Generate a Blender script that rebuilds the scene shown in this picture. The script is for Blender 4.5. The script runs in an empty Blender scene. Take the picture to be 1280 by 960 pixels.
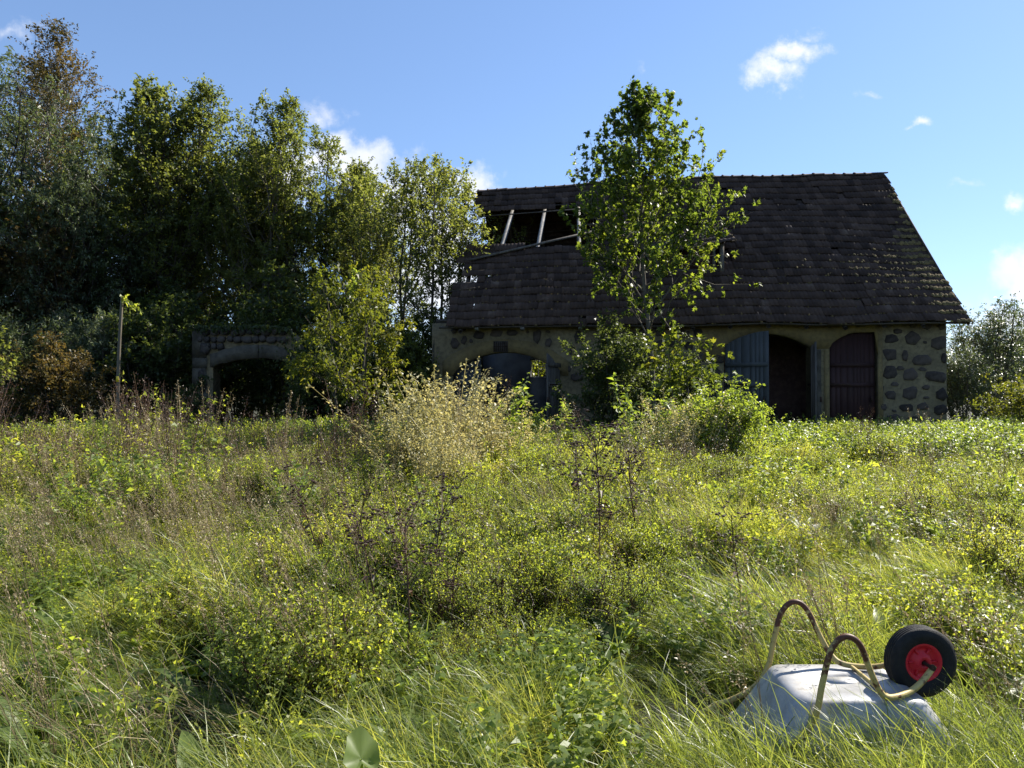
import bpy, math, random
import numpy as np
from mathutils import Vector, noise as mnoise
R = math.radians
sc = bpy.context.scene
COL = sc.collection
# ------------------------------------------------------------------ camera
F, CX, HY, EYE = 890.0, 640.0, 490.0, 1.6
cam_d = bpy.data.cameras.new('camera'); cam = bpy.data.objects.new('camera', cam_d); COL.objects.link(cam)
cam_d.sensor_width = 36; cam_d.lens = F / 1280 * 36
cam_d.clip_start = 0.05; cam_d.clip_end = 3000
cam.location = (0, 0, EYE)
cam.rotation_euler = (R(90) + math.atan((HY - 480) / F), 0, 0)
sc.camera = cam
# ------------------------------------------------------------------ light
SUN_AZ, SUN_EL = 54.0, 37.5           # azimuth from the view direction towards the right
sd = Vector((math.sin(R(SUN_AZ)) * math.cos(R(SUN_EL)), math.cos(R(SUN_AZ)) * math.cos(R(SUN_EL)), math.sin(R(SUN_EL))))
sl = bpy.data.lights.new('sun', 'SUN'); sl.energy = 5.0; sl.angle = R(0.5); sl.color = (1.0, 0.94, 0.84)
so = bpy.data.objects.new('sun', sl); COL.objects.link(so)
so.rotation_euler = sd.to_track_quat('Z', 'Y').to_euler(); so.location = (30, 30, 40)
sc.view_settings.view_transform = 'Standard'; sc.view_settings.look = 'None'
sc.view_settings.exposure = 1.2; sc.view_settings.gamma = 1.0
sc.cycles.max_bounces = 6; sc.cycles.diffuse_bounces = 3; sc.cycles.transmission_bounces = 5
sc.cycles.transparent_max_bounces = 6; sc.cycles.caustics_reflective = False; sc.cycles.caustics_refractive = False

w = bpy.data.worlds.new('World'); sc.world = w; w.use_nodes = True
nt = w.node_tree; nt.nodes.clear()
def N(nt, t, **k):
    n = nt.nodes.new(t)
    for a, b in k.items(): setattr(n, a, b)
    return n
def setin(nt, n, i, v):
    if isinstance(v, bpy.types.NodeSocket): nt.links.new(v, n.inputs[i])
    elif v is not None: n.inputs[i].default_value = v
def M(nt, op, a, b=None, c=None, clamp=False):
    n = N(nt, 'ShaderNodeMath', operation=op); n.use_clamp = clamp
    for i, v in enumerate((a, b, c)): setin(nt, n, i, v)
    return n.outputs[0]
def VM(nt, op, a, b=None, out=0):
    n = N(nt, 'ShaderNodeVectorMath', operation=op)
    for i, v in enumerate((a, b)): setin(nt, n, i, v)
    return n.outputs[out]
def NOISE(nt, vec, scale, detail=4, rough=0.55, out=0):
    n = N(nt, 'ShaderNodeTexNoise'); setin(nt, n, 'Vector', vec)
    n.inputs['Scale'].default_value = scale; n.inputs['Detail'].default_value = detail; n.inputs['Roughness'].default_value = rough
    return n.outputs[out]
def MR(nt, v, a, b, c=0.0, d=1.0, smooth=False):
    n = N(nt, 'ShaderNodeMapRange'); n.interpolation_type = 'SMOOTHSTEP' if smooth else 'LINEAR'
    setin(nt, n, 0, v)
    for i, x in enumerate((a, b, c, d)): n.inputs[i + 1].default_value = x
    return n.outputs[0]
def MIX(nt, f, a, b, mode='MIX'):
    n = N(nt, 'ShaderNodeMix', data_type='RGBA', blend_type=mode)
    setin(nt, n, 0, f)
    for i, v in ((6, a), (7, b)):
        if isinstance(v, tuple) and len(v) == 3: v = (*v, 1)
        setin(nt, n, i, v)
    return n.outputs[2]
sky = N(nt, 'ShaderNodeTexSky', sky_type='NISHITA'); sky.sun_disc = False
sky.sun_elevation = R(SUN_EL); sky.sun_rotation = R(SUN_AZ)
sky.air_density = 1.0; sky.dust_density = 0.1; sky.ozone_density = 2.6; sky.altitude = 50
tc = N(nt, 'ShaderNodeTexCoord'); dvec = tc.outputs['Generated']
sep = N(nt, 'ShaderNodeSeparateXYZ'); nt.links.new(dvec, sep.inputs[0])
ys = M(nt, 'MAXIMUM', sep.outputs[1], 0.05)
a_ = M(nt, 'DIVIDE', sep.outputs[0], ys); b_ = M(nt, 'DIVIDE', sep.outputs[2], ys)
comb = N(nt, 'ShaderNodeCombineXYZ'); nt.links.new(a_, comb.inputs[0]); nt.links.new(b_, comb.inputs[1])
wob = NOISE(nt, comb.outputs[0], 11, 6, 0.62, 1)
wv = VM(nt, 'MULTIPLY', VM(nt, 'SUBTRACT', wob, (0.5, 0.5, 0.5)), (0.075, 0.075, 0))
ab = VM(nt, 'ADD', comb.outputs[0], wv)
ab = VM(nt, 'MULTIPLY', ab, (1, 1, 0))
# cumulus puffs by direction (centre and radii as angles), far away in the sky
puffs = [(968, 86, 36, 22, 1), (1000, 62, 40, 16, .9), (1022, 44, 24, 10, .55), (1151, 157, 14, 9, .9), (1140, 161, 9, 5, .6), (1095, 117, 22, 5, .35),
         (395, 140, 34, 16, .6), (410, 195, 56, 34, 1), (455, 205, 44, 36, 1.1), (350, 215, 60, 50, 1), (500, 250, 70, 60, 1), (585, 228, 34, 24, 1.0),
         (560, 290, 60, 55, 1), (545, 360, 90, 60, 1), (8, 40, 40, 16, .45),
         (1262, 338, 34, 24, 1.1), (1300, 350, 60, 50, 1.2), (1290, 305, 30, 14, .6), (1262, 250, 16, 12, .5), (1262, 395, 70, 34, .9), (1200, 232, 24, 6, .3), (1225, 440, 60, 22, .7), (806, 70, 8, 12, .25)]
msk = None
for (px_, py_, rx, ry, am) in puffs:
    c = ((px_ - CX) / F, (HY - py_) / F, 0)
    d = VM(nt, 'MULTIPLY', VM(nt, 'SUBTRACT', ab, c), (F / rx, F / ry, 0))
    l = VM(nt, 'LENGTH', d, out=1)
    v = M(nt, 'MULTIPLY', M(nt, 'SUBTRACT', 1.35, l), am)
    msk = v if msk is None else M(nt, 'MAXIMUM', msk, v)
front = M(nt, 'GREATER_THAN', sep.outputs[1], 0.15)
fine = NOISE(nt, dvec, 26, 7, 0.62)
msk = M(nt, 'ADD', msk, M(nt, 'MULTIPLY', M(nt, 'SUBTRACT', fine, 0.5), 2.1))
m1 = M(nt, 'MULTIPLY', MR(nt, msk, 0.12, 1.15, smooth=True), front)
# scattered fair-weather clouds go on round the rest of the sky
flat = N(nt, 'ShaderNodeMapping'); flat.inputs['Scale'].default_value = (1, 1, 2.4); nt.links.new(dvec, flat.inputs[0])
gen = NOISE(nt, flat.outputs[0], 3.1, 7, 0.55)
m2 = M(nt, 'MULTIPLY', MR(nt, gen, 0.60, 0.72, smooth=True), M(nt, 'LESS_THAN', sep.outputs[1], 0.15))
m = M(nt, 'MAXIMUM', m1, m2)
shade = MR(nt, NOISE(nt, dvec, 12, 4), 0.35, 0.65, 0.0, 1.0)
ccol = MIX(nt, shade, (4.6, 4.9, 5.6), (6.3, 6.3, 6.4))
gm = N(nt, 'ShaderNodeGamma'); gm.inputs[1].default_value = 0.72; nt.links.new(sky.outputs[0], gm.inputs[0])
blue = MIX(nt, 1.0, gm.outputs[0], (1.06, 1.25, 1.56), 'MULTIPLY')
skyc = MIX(nt, M(nt, 'MULTIPLY', m, 0.93), blue, ccol)
bg = N(nt, 'ShaderNodeBackground'); bg.inputs[1].default_value = 0.085
nt.links.new(skyc, bg.inputs[0])
out = N(nt, 'ShaderNodeOutputWorld'); nt.links.new(bg.outputs[0], out.inputs[0])
# ------------------------------------------------------------------ helpers
rng = np.random.default_rng(7); random.seed(7)
def mesh_from(name, chunks, mats, smooth=False):
    """chunks: (V (n,3), F (m,k), material index, rnd)"""
    Vs, Ls, Ts, Ms, Rs = [], [], [], [], []; off = 0
    for ch in chunks:
        V, Fc, mi = np.asarray(ch[0], float), np.asarray(ch[1], np.int64), ch[2] if len(ch) > 2 else 0
        rn = ch[3] if len(ch) > 3 else 0.5
        Vs.append(V); Ls.append((Fc + off).ravel()); Ts.append(np.full(len(Fc), Fc.shape[1])); Ms.append(np.full(len(Fc), mi))
        Rs.append(np.broadcast_to(np.asarray(rn, float), (len(V),))); off += len(V)
    V = np.concatenate(Vs); L = np.concatenate(Ls); T = np.concatenate(Ts); Mi = np.concatenate(Ms)
    me = bpy.data.meshes.new(name)
    me.vertices.add(len(V)); me.vertices.foreach_set('co', V.astype(np.float32).ravel())
    me.loops.add(len(L)); me.loops.foreach_set('vertex_index', L.astype(np.int32))
    me.polygons.add(len(T)); st = np.concatenate([[0], np.cumsum(T)[:-1]])
    me.polygons.foreach_set('loop_start', st.astype(np.int32)); me.polygons.foreach_set('loop_total', T.astype(np.int32))
    me.polygons.foreach_set('material_index', Mi.astype(np.int32))
    if smooth: me.polygons.foreach_set('use_smooth', np.ones(len(T), bool))
    a = me.attributes.new('rnd', 'FLOAT', 'POINT'); a.data.foreach_set('value', np.concatenate(Rs).astype(np.float32))
    for mt in (mats if isinstance(mats, (list, tuple)) else [mats]): me.materials.append(mt)
    me.update(); me.validate()
    return me
def link(name, me, parent=None, loc=(0, 0, 0), rot=(0, 0, 0), scale=None, **props):
    o = bpy.data.objects.new(name, me); COL.objects.link(o)
    o.location = loc; o.rotation_euler = rot
    if scale is not None: o.scale = scale if hasattr(scale, '__len__') else (scale,) * 3
    if parent: o.parent = parent
    for k, v in props.items(): o[k] = v
    return o
def part(name, chunks, mats, parent=None, smooth=False, **k):
    return link(name, mesh_from(name, chunks, mats, smooth), parent, **k)
def empty(name, loc, label, cat, group=None, rot=(0, 0, 0), scale=None):
    o = link(name, None, None, loc, rot, scale, label=label, category=cat)
    o.empty_display_size = 0.3
    if group: o['group'] = group
    return o
BOXF = np.array([[0, 3, 2, 1], [4, 5, 6, 7], [0, 1, 5, 4], [1, 2, 6, 5], [2, 3, 7, 6], [3, 0, 4, 7]])
def box(x0, x1, y0, y1, z0, z1, mi=0, jit=0.0):
    V = np.array([[x0, y0, z0], [x1, y0, z0], [x1, y1, z0], [x0, y1, z0], [x0, y0, z1], [x1, y0, z1], [x1, y1, z1], [x0, y1, z1]], float)
    if jit: V += rng.uniform(-jit, jit, V.shape)
    return (V, BOXF, mi, rng.random())
def beam(p, q, wx, wz, mi=0, up=(0, 0, 1)):
    p, q = np.array(p, float), np.array(q, float); d = q - p; d /= np.linalg.norm(d)
    s = np.cross(d, up); s /= np.linalg.norm(s); t = np.cross(s, d)
    V = []
    for c in (p, q):
        for a, b in ((-1, -1), (1, -1), (1, 1), (-1, 1)): V.append(c + s * a * wx / 2 + t * b * wz / 2)
    V = np.array(V)
    return (V, np.array([[0, 3, 2, 1], [4, 5, 6, 7], [0, 1, 5, 4], [1, 2, 6, 5], [2, 3, 7, 6], [3, 0, 4, 7]]), mi, rng.random())
def tube(P, Rr, sides=6, mi=0, rn=0.5, cap=True):
    P = np.asarray(P, float); n = len(P); Rr = np.broadcast_to(np.asarray(Rr, float), (n,))
    T = np.gradient(P, axis=0); T /= np.linalg.norm(T, axis=1)[:, None] + 1e-9
    ref = np.array([0, 0, 1.0]) if abs(T[0, 2]) < 0.9 else np.array([1.0, 0, 0])
    A = np.zeros_like(P); a = np.cross(T[0], ref); a /= np.linalg.norm(a)
    for i in range(n):
        a = a - T[i] * np.dot(a, T[i]); a /= np.linalg.norm(a) + 1e-9; A[i] = a
    B = np.cross(T, A); ang = np.arange(sides) / sides * 2 * np.pi
    V = P[:, None] + Rr[:, None, None] * (A[:, None] * np.cos(ang)[None, :, None] + B[:, None] * np.sin(ang)[None, :, None])
    V = V.reshape(-1, 3); i, j = np.meshgrid(np.arange(n - 1), np.arange(sides), indexing='ij'); i, j = i.ravel(), j.ravel(); k = (j + 1) % sides
    Fc = np.stack([i * sides + j, i * sides + k, (i + 1) * sides + k, (i + 1) * sides + j], 1)
    return (V, Fc, mi, rn)
def smoothpath(pts, n=8):
    P = np.array(pts, float); Q = np.vstack([2 * P[0] - P[1], P, 2 * P[-1] - P[-2]]); out = []
    for i in range(1, len(Q) - 2):
        for t in np.arange(n) / n:
            out.append(0.5 * (2 * Q[i] + (Q[i + 1] - Q[i - 1]) * t + (2 * Q[i - 1] - 5 * Q[i] + 4 * Q[i + 1] - Q[i + 2]) * t * t + (3 * Q[i] - Q[i - 1] - 3 * Q[i + 1] + Q[i + 2]) * t ** 3))
    out.append(P[-1]); return np.array(out)
def disc_end(V, sides, first=True):
    return
def gz(x, y):
    return 0.05 * mnoise.noise(Vector((x * .35, y * .35, 0))) + 0.04 * mnoise.noise(Vector((x * 1.1, y * 1.1, 3)))
def unit(v): return v / (np.linalg.norm(v, axis=-1, keepdims=True) + 1e-9)
# ------------------------------------------------------------------ materials
def mat(name):
    m = bpy.data.materials.new(name); m.use_nodes = True; t = m.node_tree; t.nodes.clear()
    return m, t
def finish(t, sh, disp=None):
    o = N(t, 'ShaderNodeOutputMaterial'); t.links.new(sh, o.inputs[0])
def principled(t, col, rough=0.8, bump=None, bstr=0.3, bdist=0.02, metal=0.0, spec=0.3):
    p = N(t, 'ShaderNodeBsdfPrincipled'); setin(t, p, 'Base Color', (*col, 1) if isinstance(col, tuple) and len(col) == 3 else col)
    setin(t, p, 'Roughness', rough); setin(t, p, 'Metallic', metal); p.inputs['Specular IOR Level'].default_value = spec
    if bump is not None:
        b = N(t, 'ShaderNodeBump'); b.inputs['Strength'].default_value = bstr; b.inputs['Distance'].default_value = bdist
        t.links.new(bump, b.inputs['Height']); t.links.new(b.outputs[0], p.inputs['Normal'])
    return p.outputs[0]
def POS(t): return N(t, 'ShaderNodeNewGeometry').outputs['Position']
def OBJC(t): return N(t, 'ShaderNodeTexCoord').outputs['Object']
def ATT(t, n='rnd'):
    a = N(t, 'ShaderNodeAttribute', attribute_name=n); return a.outputs['Fac']
def ORND(t): return N(t, 'ShaderNodeObjectInfo').outputs['Random']
def RAMP(t, f, stops):
    n = N(t, 'ShaderNodeValToRGB'); t.links.new(f, n.inputs[0]); e = n.color_ramp.elements
    while len(e) > 1: e.remove(e[0])
    e[0].position = stops[0][0]; e[0].color = (*stops[0][1], 1)
    for p, c in stops[1:]:
        x = e.new(p); x.color = (*c, 1)
    return n.outputs[0]
def leaf_mat(name, stops, trans=0.45, tgain=(2.3, 2.2, 0.9), rough=0.45, nscale=0.5, wr=0.45, wn=0.35, wo=0.2, spec=0.35):
    m, t = mat(name)
    f = M(t, 'ADD', M(t, 'MULTIPLY', ATT(t), wr), M(t, 'MULTIPLY', ORND(t), wo))
    f = M(t, 'ADD', f, M(t, 'MULTIPLY', MR(t, NOISE(t, POS(t), nscale, 3), 0.3, 0.7), wn))
    col = RAMP(t, f, stops)
    p = principled(t, col, rough, spec=spec)
    tr = N(t, 'ShaderNodeBsdfTranslucent'); t.links.new(MIX(t, 1.0, col, (*tgain,), 'MULTIPLY'), tr.inputs[0])
    mx = N(t, 'ShaderNodeMixShader'); mx.inputs[0].default_value = trans
    t.links.new(p, mx.inputs[1]); t.links.new(tr.outputs[0], mx.inputs[2]); finish(t, mx.outputs[0])
    return m
MT = {}
MT['leaf_green'] = leaf_mat('leaf_green', [(0, (.044, .058, .022)), (.45, (.098, .120, .042)), (.8, (.148, .162, .056)), (1, (.20, .185, .065))], trans=.55)
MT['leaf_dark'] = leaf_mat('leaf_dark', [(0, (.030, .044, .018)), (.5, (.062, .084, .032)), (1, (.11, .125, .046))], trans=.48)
MT['leaf_willow'] = leaf_mat('leaf_willow', [(0, (.045, .062, .034)), (.5, (.092, .115, .060)), (1, (.15, .165, .09))], trans=.32, tgain=(1.8, 1.9, .9))
MT['leaf_brown'] = leaf_mat('leaf_brown', [(0, (.045, .045, .018)), (.4, (.085, .075, .025)), (.75, (.15, .105, .04)), (1, (.20, .13, .055))], trans=.4, tgain=(1.8, 1.6, .9))
MT['leaf_maple'] = leaf_mat('leaf_maple', [(0, (.036, .058, .020)), (.5, (.080, .112, .030)), (.85, (.14, .17, .038)), (1, (.22, .19, .045))], trans=.58, tgain=(2.7, 2.6, .9))
MT['leaf_yellow'] = leaf_mat('leaf_yellow', [(0, (.055, .075, .016)), (.5, (.10, .12, .022)), (1, (.20, .18, .03))], trans=.5, tgain=(2.2, 2.1, .8))
MT['leaf_orange'] = leaf_mat('leaf_orange', [(0, (.06, .09, .02)), (.62, (.15, .18, .03)), (.86, (.32, .26, .04)), (1, (.45, .24, .05))], trans=.5, tgain=(1.9, 1.8, .8))
MT['grass'] = leaf_mat('grass', [(0, (.052, .082, .024)), (.4, (.128, .170, .046)), (.7, (.215, .24, .072)), (.9, (.30, .29, .13)), (1, (.45, .40, .25))], trans=.48, tgain=(2.75, 2.5, 1.1), wr=.5, wn=.35, wo=.15, rough=.38, spec=.45)
MT['herb'] = leaf_mat('herb', [(0, (.065, .095, .030)), (.4, (.150, .190, .048)), (.75, (.245, .262, .064)), (1, (.36, .31, .12))], trans=.56, tgain=(2.9, 2.7, .9), wr=.4, wn=.4, wo=.2)
MT['nettle'] = leaf_mat('nettle', [(0, (.062, .100, .028)), (.5, (.135, .185, .050)), (1, (.23, .26, .070))], trans=.52, tgain=(2.8, 2.6, .8))
MT['straw'] = leaf_mat('straw', [(0, (.13, .09, .05)), (.4, (.22, .17, .09)), (.8, (.34, .28, .16)), (1, (.45, .38, .24))], trans=.25, tgain=(1.3, 1.2, 1.0))
MT['reed_green'] = leaf_mat('reed_green', [(0, (.20, .20, .085)), (.5, (.37, .35, .17)), (1, (.54, .49, .30))], trans=.4, tgain=(1.7, 1.55, 1.0))
MT['dry_brown'] = leaf_mat('dry_brown', [(0, (.04, .022, .015)), (.5, (.095, .055, .035)), (1, (.17, .11, .07))], trans=.15, tgain=(1.3, 1.1, .9))
MT['seed_dark'] = leaf_mat('seed_dark', [(0, (.018, .009, .007)), (.6, (.05, .025, .016)), (1, (.10, .055, .035))], trans=.05, tgain=(1, 1, 1))
def simple(name, c0, c1, scale=4, rough=.85, bstr=.5, bdist=.01, bscale=None, detail=6, obj=True, orn=.35, metal=0., spec=.25, stretch=None):
    m, t = mat(name); co = OBJC(t) if obj else POS(t)
    if stretch:
        mp = N(t, 'ShaderNodeMapping'); mp.inputs['Scale'].default_value = stretch; t.links.new(co, mp.inputs[0]); co = mp.outputs[0]
    n = NOISE(t, co, scale, detail, .6)
    f = M(t, 'ADD', MR(t, n, .3, .7), M(t, 'MULTIPLY', M(t, 'SUBTRACT', ORND(t), .5), orn * 2), clamp=True)
    finish(t, principled(t, MIX(t, f, c0, c1), rough, NOISE(t, co, bscale or scale * 5, 5, .65), bstr, bdist, metal, spec)); return m
MT['bark'] = simple('bark', (.05, .042, .032), (.14, .12, .09), 6, stretch=(1, 1, .25))
MT['bark_dark'] = simple('bark_dark', (.025, .02, .016), (.07, .058, .045), 6, stretch=(1, 1, .25))
MT['bark_pale'] = simple('bark_pale', (.16, .15, .12), (.45, .43, .38), 5, stretch=(1, 1, .5))
MT['soil'] = simple('soil', (.022, .024, .010), (.06, .055, .025), 3, obj=False, bdist=.05, orn=0)
MT['stone'] = simple('stone', (.026, .020, .017), (.085, .066, .054), 7, .8, bstr=.7, bdist=.012, orn=.45)
MT['stone_red'] = simple('stone_red', (.06, .035, .032), (.14, .085, .07), 7, .8, bstr=.7, bdist=.012, orn=.3)
MT['stone_ruin'] = simple('stone_ruin', (.024, .02, .018), (.085, .07, .06), 7, .8, bstr=.7, bdist=.012, orn=.4)
MT['pale_wood'] = simple('pale_wood', (.09, .087, .08), (.30, .29, .275), 9, .8, stretch=(1, 1, .15), orn=.15)
MT['old_wood'] = simple('old_wood', (.06, .052, .044), (.17, .15, .13), 9, .8, stretch=(1, 1, .12), orn=.3)
MT['lath_wood'] = simple('lath_wood', (.035, .028, .022), (.09, .075, .06), 9, .85, orn=.3)
MT['blue_paint'] = simple('blue_paint', (.045, .049, .050), (.092, .098, .100), 2.2, .7, stretch=(1, 1, .3), orn=.04, bstr=.15, bscale=30)
MT['red_paint'] = simple('red_paint', (.030, .014, .013), (.055, .026, .024), 2.2, .7, stretch=(1, 1, .3), orn=.05, bstr=.15, bscale=30)
MT['iron'] = simple('iron', (.02, .015, .013), (.08, .045, .03), 30, .7, metal=.4)
MT['white_frame'] = simple('white_frame', (.55, .53, .48), (.8, .79, .75), 9, .6)
MT['concrete'] = simple('concrete', (.045, .038, .029), (.12, .105, .08), 4, .95, bstr=.9, bdist=.03, orn=.2)
MT['plaster_in'] = simple('plaster_in', (.20, .20, .21), (.38, .38, .40), 1.6, .9, bdist=.01, orn=0)
MT['glass'] = None
def mortar(name, c0, c1, c2, damp=True):
    m, t = mat(name); p = OBJC(t)
    a = NOISE(t, p, 1.1, 5, .6); b = NOISE(t, p, 9, 6, .65)
    col = MIX(t, MR(t, a, .35, .65), c0, c1); col = MIX(t, MR(t, b, .45, .75), col, c2)
    h = M(t, 'ADD', M(t, 'MULTIPLY', NOISE(t, p, 4, 4), 1.2), NOISE(t, p, 40, 5, .7))
    finish(t, principled(t, col, .92, h, .8, .02)); return m
MT['mortar'] = mortar('mortar', (.15, .12, .07), (.25, .20, .115), (.085, .07, .045))
MT['render_yellow'] = mortar('render_yellow', (.17, .125, .055), (.23, .17, .075), (.11, .085, .045))
MT['rubble_red'] = mortar('rubble_red', (.26, .15, .12), (.16, .09, .08), (.34, .22, .17))
def tile_mat():
    m, t = mat('roof_tile'); p = POS(t)
    v = M(t, 'ADD', M(t, 'MULTIPLY', ATT(t), .55), M(t, 'MULTIPLY', ORND(t), .35))
    v = M(t, 'ADD', v, M(t, 'MULTIPLY', MR(t, NOISE(t, p, 2.2, 5), .3, .7), .4))
    col = RAMP(t, v, [(0, (.015, .009, .007)), (.5, (.044, .027, .020)), (.85, (.074, .047, .035)), (1, (.12, .085, .066))])
    lich = MR(t, NOISE(t, p, 17, 6, .7), .60, .72)
    col = MIX(t, M(t, 'MULTIPLY', lich, .5), col, (.08, .075, .065))
    finish(t, principled(t, col, .9, NOISE(t, p, 26, 6, .7), .6, .01)); return m
MT['tile'] = tile_mat()
MT['moss'] = simple('moss', (.05, .042, .018), (.22, .155, .055), 9, .95, obj=False, bstr=1, bdist=.03, bscale=40)
# ------------------------------------------------------------------ ground
def ground():
    xs = np.concatenate([-np.geomspace(900, 16, 16), np.linspace(-15.5, 20, 120), np.geomspace(21, 900, 16)])
    ysn = np.concatenate([-np.geomspace(900, 4, 12), np.linspace(-3, 26, 100), np.geomspace(27, 1200, 20)])
    V = np.array([[x, y, gz(x, y)] for y in ysn for x in xs]); nx = len(xs)
    i, j = np.meshgrid(np.arange(len(ysn) - 1), np.arange(nx - 1), indexing='ij'); i, j = i.ravel(), j.ravel()
    Fc = np.stack([i * nx + j, i * nx + j + 1, (i + 1) * nx + j + 1, (i + 1) * nx + j], 1)
    part('ground', [(V, Fc)], MT['soil'], smooth=True, kind='structure')
ground()
# ------------------------------------------------------------------ the barn (local frame: x along the front, y into the barn)
TH = R(4.3); P0 = np.array([12.82, 21.0]); UD = np.array([math.cos(TH), -math.sin(TH)]); VD = np.array([math.sin(TH), math.cos(TH)])
def to_world(u, v, z): 
    p = P0 + UD * u + VD * v; return np.array([p[0], p[1], z])
def proj(u, v, z):
    p = to_world(u, v, z); return CX + F * p[0] / p[1], HY - F * (p[2] - EYE) / p[1]
def ray_v(px, py, v=0.0):
    """where the sight line through a picture point meets the plane y=v of the barn frame"""
    k = (px - CX) / F; q = P0 + VD * v
    u = (k * q[1] - q[0]) / (UD[0] - k * UD[1]); y = q[1] + UD[1] * u
    return u, EYE + (HY - py) / F * y
def ray_slope(px, py, v0, z0, v1, z1):
    lo, hi = -2.0, 14.0
    for v in np.linspace(-1, 12, 1301):
        u, z = ray_v(px, py, v)
        zs = z0 + (v - v0) / (v1 - v0) * (z1 - z0)
        if zs >= z: return u, v
    return u, v
barn = empty('stone_barn', (P0[0], P0[1], 0), 'long derelict fieldstone barn with dark tiled roof, partly fallen in', 'barn', rot=(0, 0, -TH))
L = 15.35
def lowfn(openings, u):
    for (a, b, fn) in openings:
        if a - 1e-6 <= u <= b + 1e-6: return fn(u)
    return None
def wall_chunks(u0, u1, top, openings, th, base=-0.3, step=.22, rows=9, amp=.02, mi=0):
    br = {u0, u1}
    for (a, b, fn) in openings: br |= {a, b}
    for x in np.arange(u0, u1, step):
        if min(abs(x - y) for y in br) > .06: br.add(float(x))
    br = sorted(br); ch = []
    def P(u, z): return [u + .3 * amp * mnoise.noise(Vector((u * 3, z * 3, 9))), amp * mnoise.noise(Vector((u * 2.2, z * 2.2, 1))) + .5 * amp * mnoise.noise(Vector((u * 7, z * 7, 4))), z]
    for a, b in zip(br[:-1], br[1:]):
        mid = (a + b) / 2; op = None
        for o in openings:
            if o[0] < mid < o[1]: op = o
        la, lb = (op[2](a), op[2](b)) if op else (base, base)
        ta, tb = top(a), top(b)
        V = []; 
        for s in (0, 1):
            for r in range(rows + 1):
                V += [P(a, la + (ta - la) * r / rows), P(b, lb + (tb - lb) * r / rows)] if s == 0 else [[a, th, la + (ta - la) * r / rows], [b, th, lb + (tb - lb) * r / rows]]
        Fc = []; K = 2 * (rows + 1)
        for r in range(rows):
            i = 2 * r; Fc.append([i, i + 1, i + 3, i + 2]); j = K + 2 * r; Fc.append([j + 1, j, j + 2, j + 3])
        Fc.append([2 * rows, 2 * rows + 1, K + 2 * rows + 1, K + 2 * rows]); Fc.append([1, 0, K, K + 1])
        ch.append((V, Fc, mi))
        for e in (a, b):
            isop = lambda x: any(o[0] + 1e-4 < x < o[1] - 1e-4 for o in openings)
            if e in (u0, u1) or isop(e - .02) != isop(e + .02):
                z0_, z1_ = base, top(e)
                oo = [o for o in openings if abs(o[0] - e) < 1e-4 or abs(o[1] - e) < 1e-4]
                if oo: z1_ = oo[0][2](e)
                Q = []
                for r in range(9):
                    z = z0_ + (z1_ - z0_) * r / 8; Q += [P(e, z), [e, th, z]]
                ch.append((Q, [[2 * r, 2 * r + 1, 2 * r + 3, 2 * r + 2] for r in range(8)], mi))
    return ch
def arch(ua, ub, zs, zc):
    c = (ua + ub) / 2; h = (ub - ua) / 2; s = zc - zs; Rr = (h * h + s * s) / (2 * s)
    return lambda u: zc - Rr + math.sqrt(max(Rr * Rr - (u - c) ** 2, 0))
EAVE = 3.74
def uz(px, py): return ray_v(px, py, 0)
o1a, o1b = uz(566, 460)[0], uz(698, 460)[0]; O1 = (o1a, o1b, arch(o1a, o1b, uz(566, 466)[1], uz(628, 440)[1]))
o2a, o2b = uz(905, 432)[0], uz(1015, 432)[0]; O2 = (o2a, o2b, arch(o2a, o2b, uz(1015, 434)[1], uz(960, 417)[1]))
o3a, o3b = uz(1037, 430)[0], uz(1097, 432)[0]
def o3top(u):
    t = (u - o3a) / (o3b - o3a); a, b = uz(1037, 431)[1], uz(1080, 415)[1]
    return a + (b - a) * math.sin(min(t / .6, 1) * math.pi / 2)
O3 = (o3a, o3b, o3top)
wall = part('wall', wall_chunks(-L, 0, lambda u: EAVE, [O1, O2, O3], .55), MT['mortar'], barn)
# gable ends, rear wall and partition
def slope_z(v, hi, lo=EAVE): return lo + (hi - lo) * (1 - abs(v - 5) / 5)
RIDGE = 9.55
part('end_wall', [box(-L, -L + .5, .551, 10, -.3, 3.7)], MT['mortar'], barn)
# rear wall with the small window
ra, rz1 = ray_v(663, 449, 9.5); rb, rz0 = ray_v(683, 472, 9.5)
def rect_open(u): return rz1
part('rear_wall', [box(-L + .5, ra, 9.5, 10, -.3, 3.7), box(rb, -.5, 9.5, 10, -.3, 3.7), box(ra, rb, 9.5, 10, -.3, rz0), box(ra, rb, 9.5, 10, rz1, 3.7)], MT['plaster_in'], barn)
win = part('window', [box(ra, ra + .05, 9.7, 9.76, rz0, rz1), box(rb - .05, rb, 9.7, 9.76, rz0, rz1), box(ra + .05, rb - .05, 9.7, 9.76, rz0, rz0 + .05), box(ra + .05, rb - .05, 9.7, 9.76, rz1 - .05, rz1)], MT['white_frame'], barn)
wm = (ra + rb) / 2; wz = rz0 + (rz1 - rz0) * .62
part('glazing_bar', [box(wm - .015, wm + .015, 9.71, 9.74, rz0 + .05, rz1 - .05)], MT['white_frame'], win)
part('glazing_bar', [box(ra + .05, wm - .015, 9.71, 9.74, wz - .012, wz + .012), box(wm + .015, rb - .05, 9.71, 9.74, wz - .012, wz + .012)], MT['white_frame'], win)
part('sill', [box(ra, rb, 9.503, 9.7, rz0 + .001, rz0 + .03)], MT['white_frame'], win)
up0 = uz(760, 450)[0]
part('partition_wall', [box(up0, up0 + .35, .551, 9.5, -.3, 3.7)], MT['plaster_in'], barn)
part('partition_wall', [box(up0 + .35, -.5, 3.4, 3.75, -.3, 3.7)], MT['rubble_red'], barn)
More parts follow.
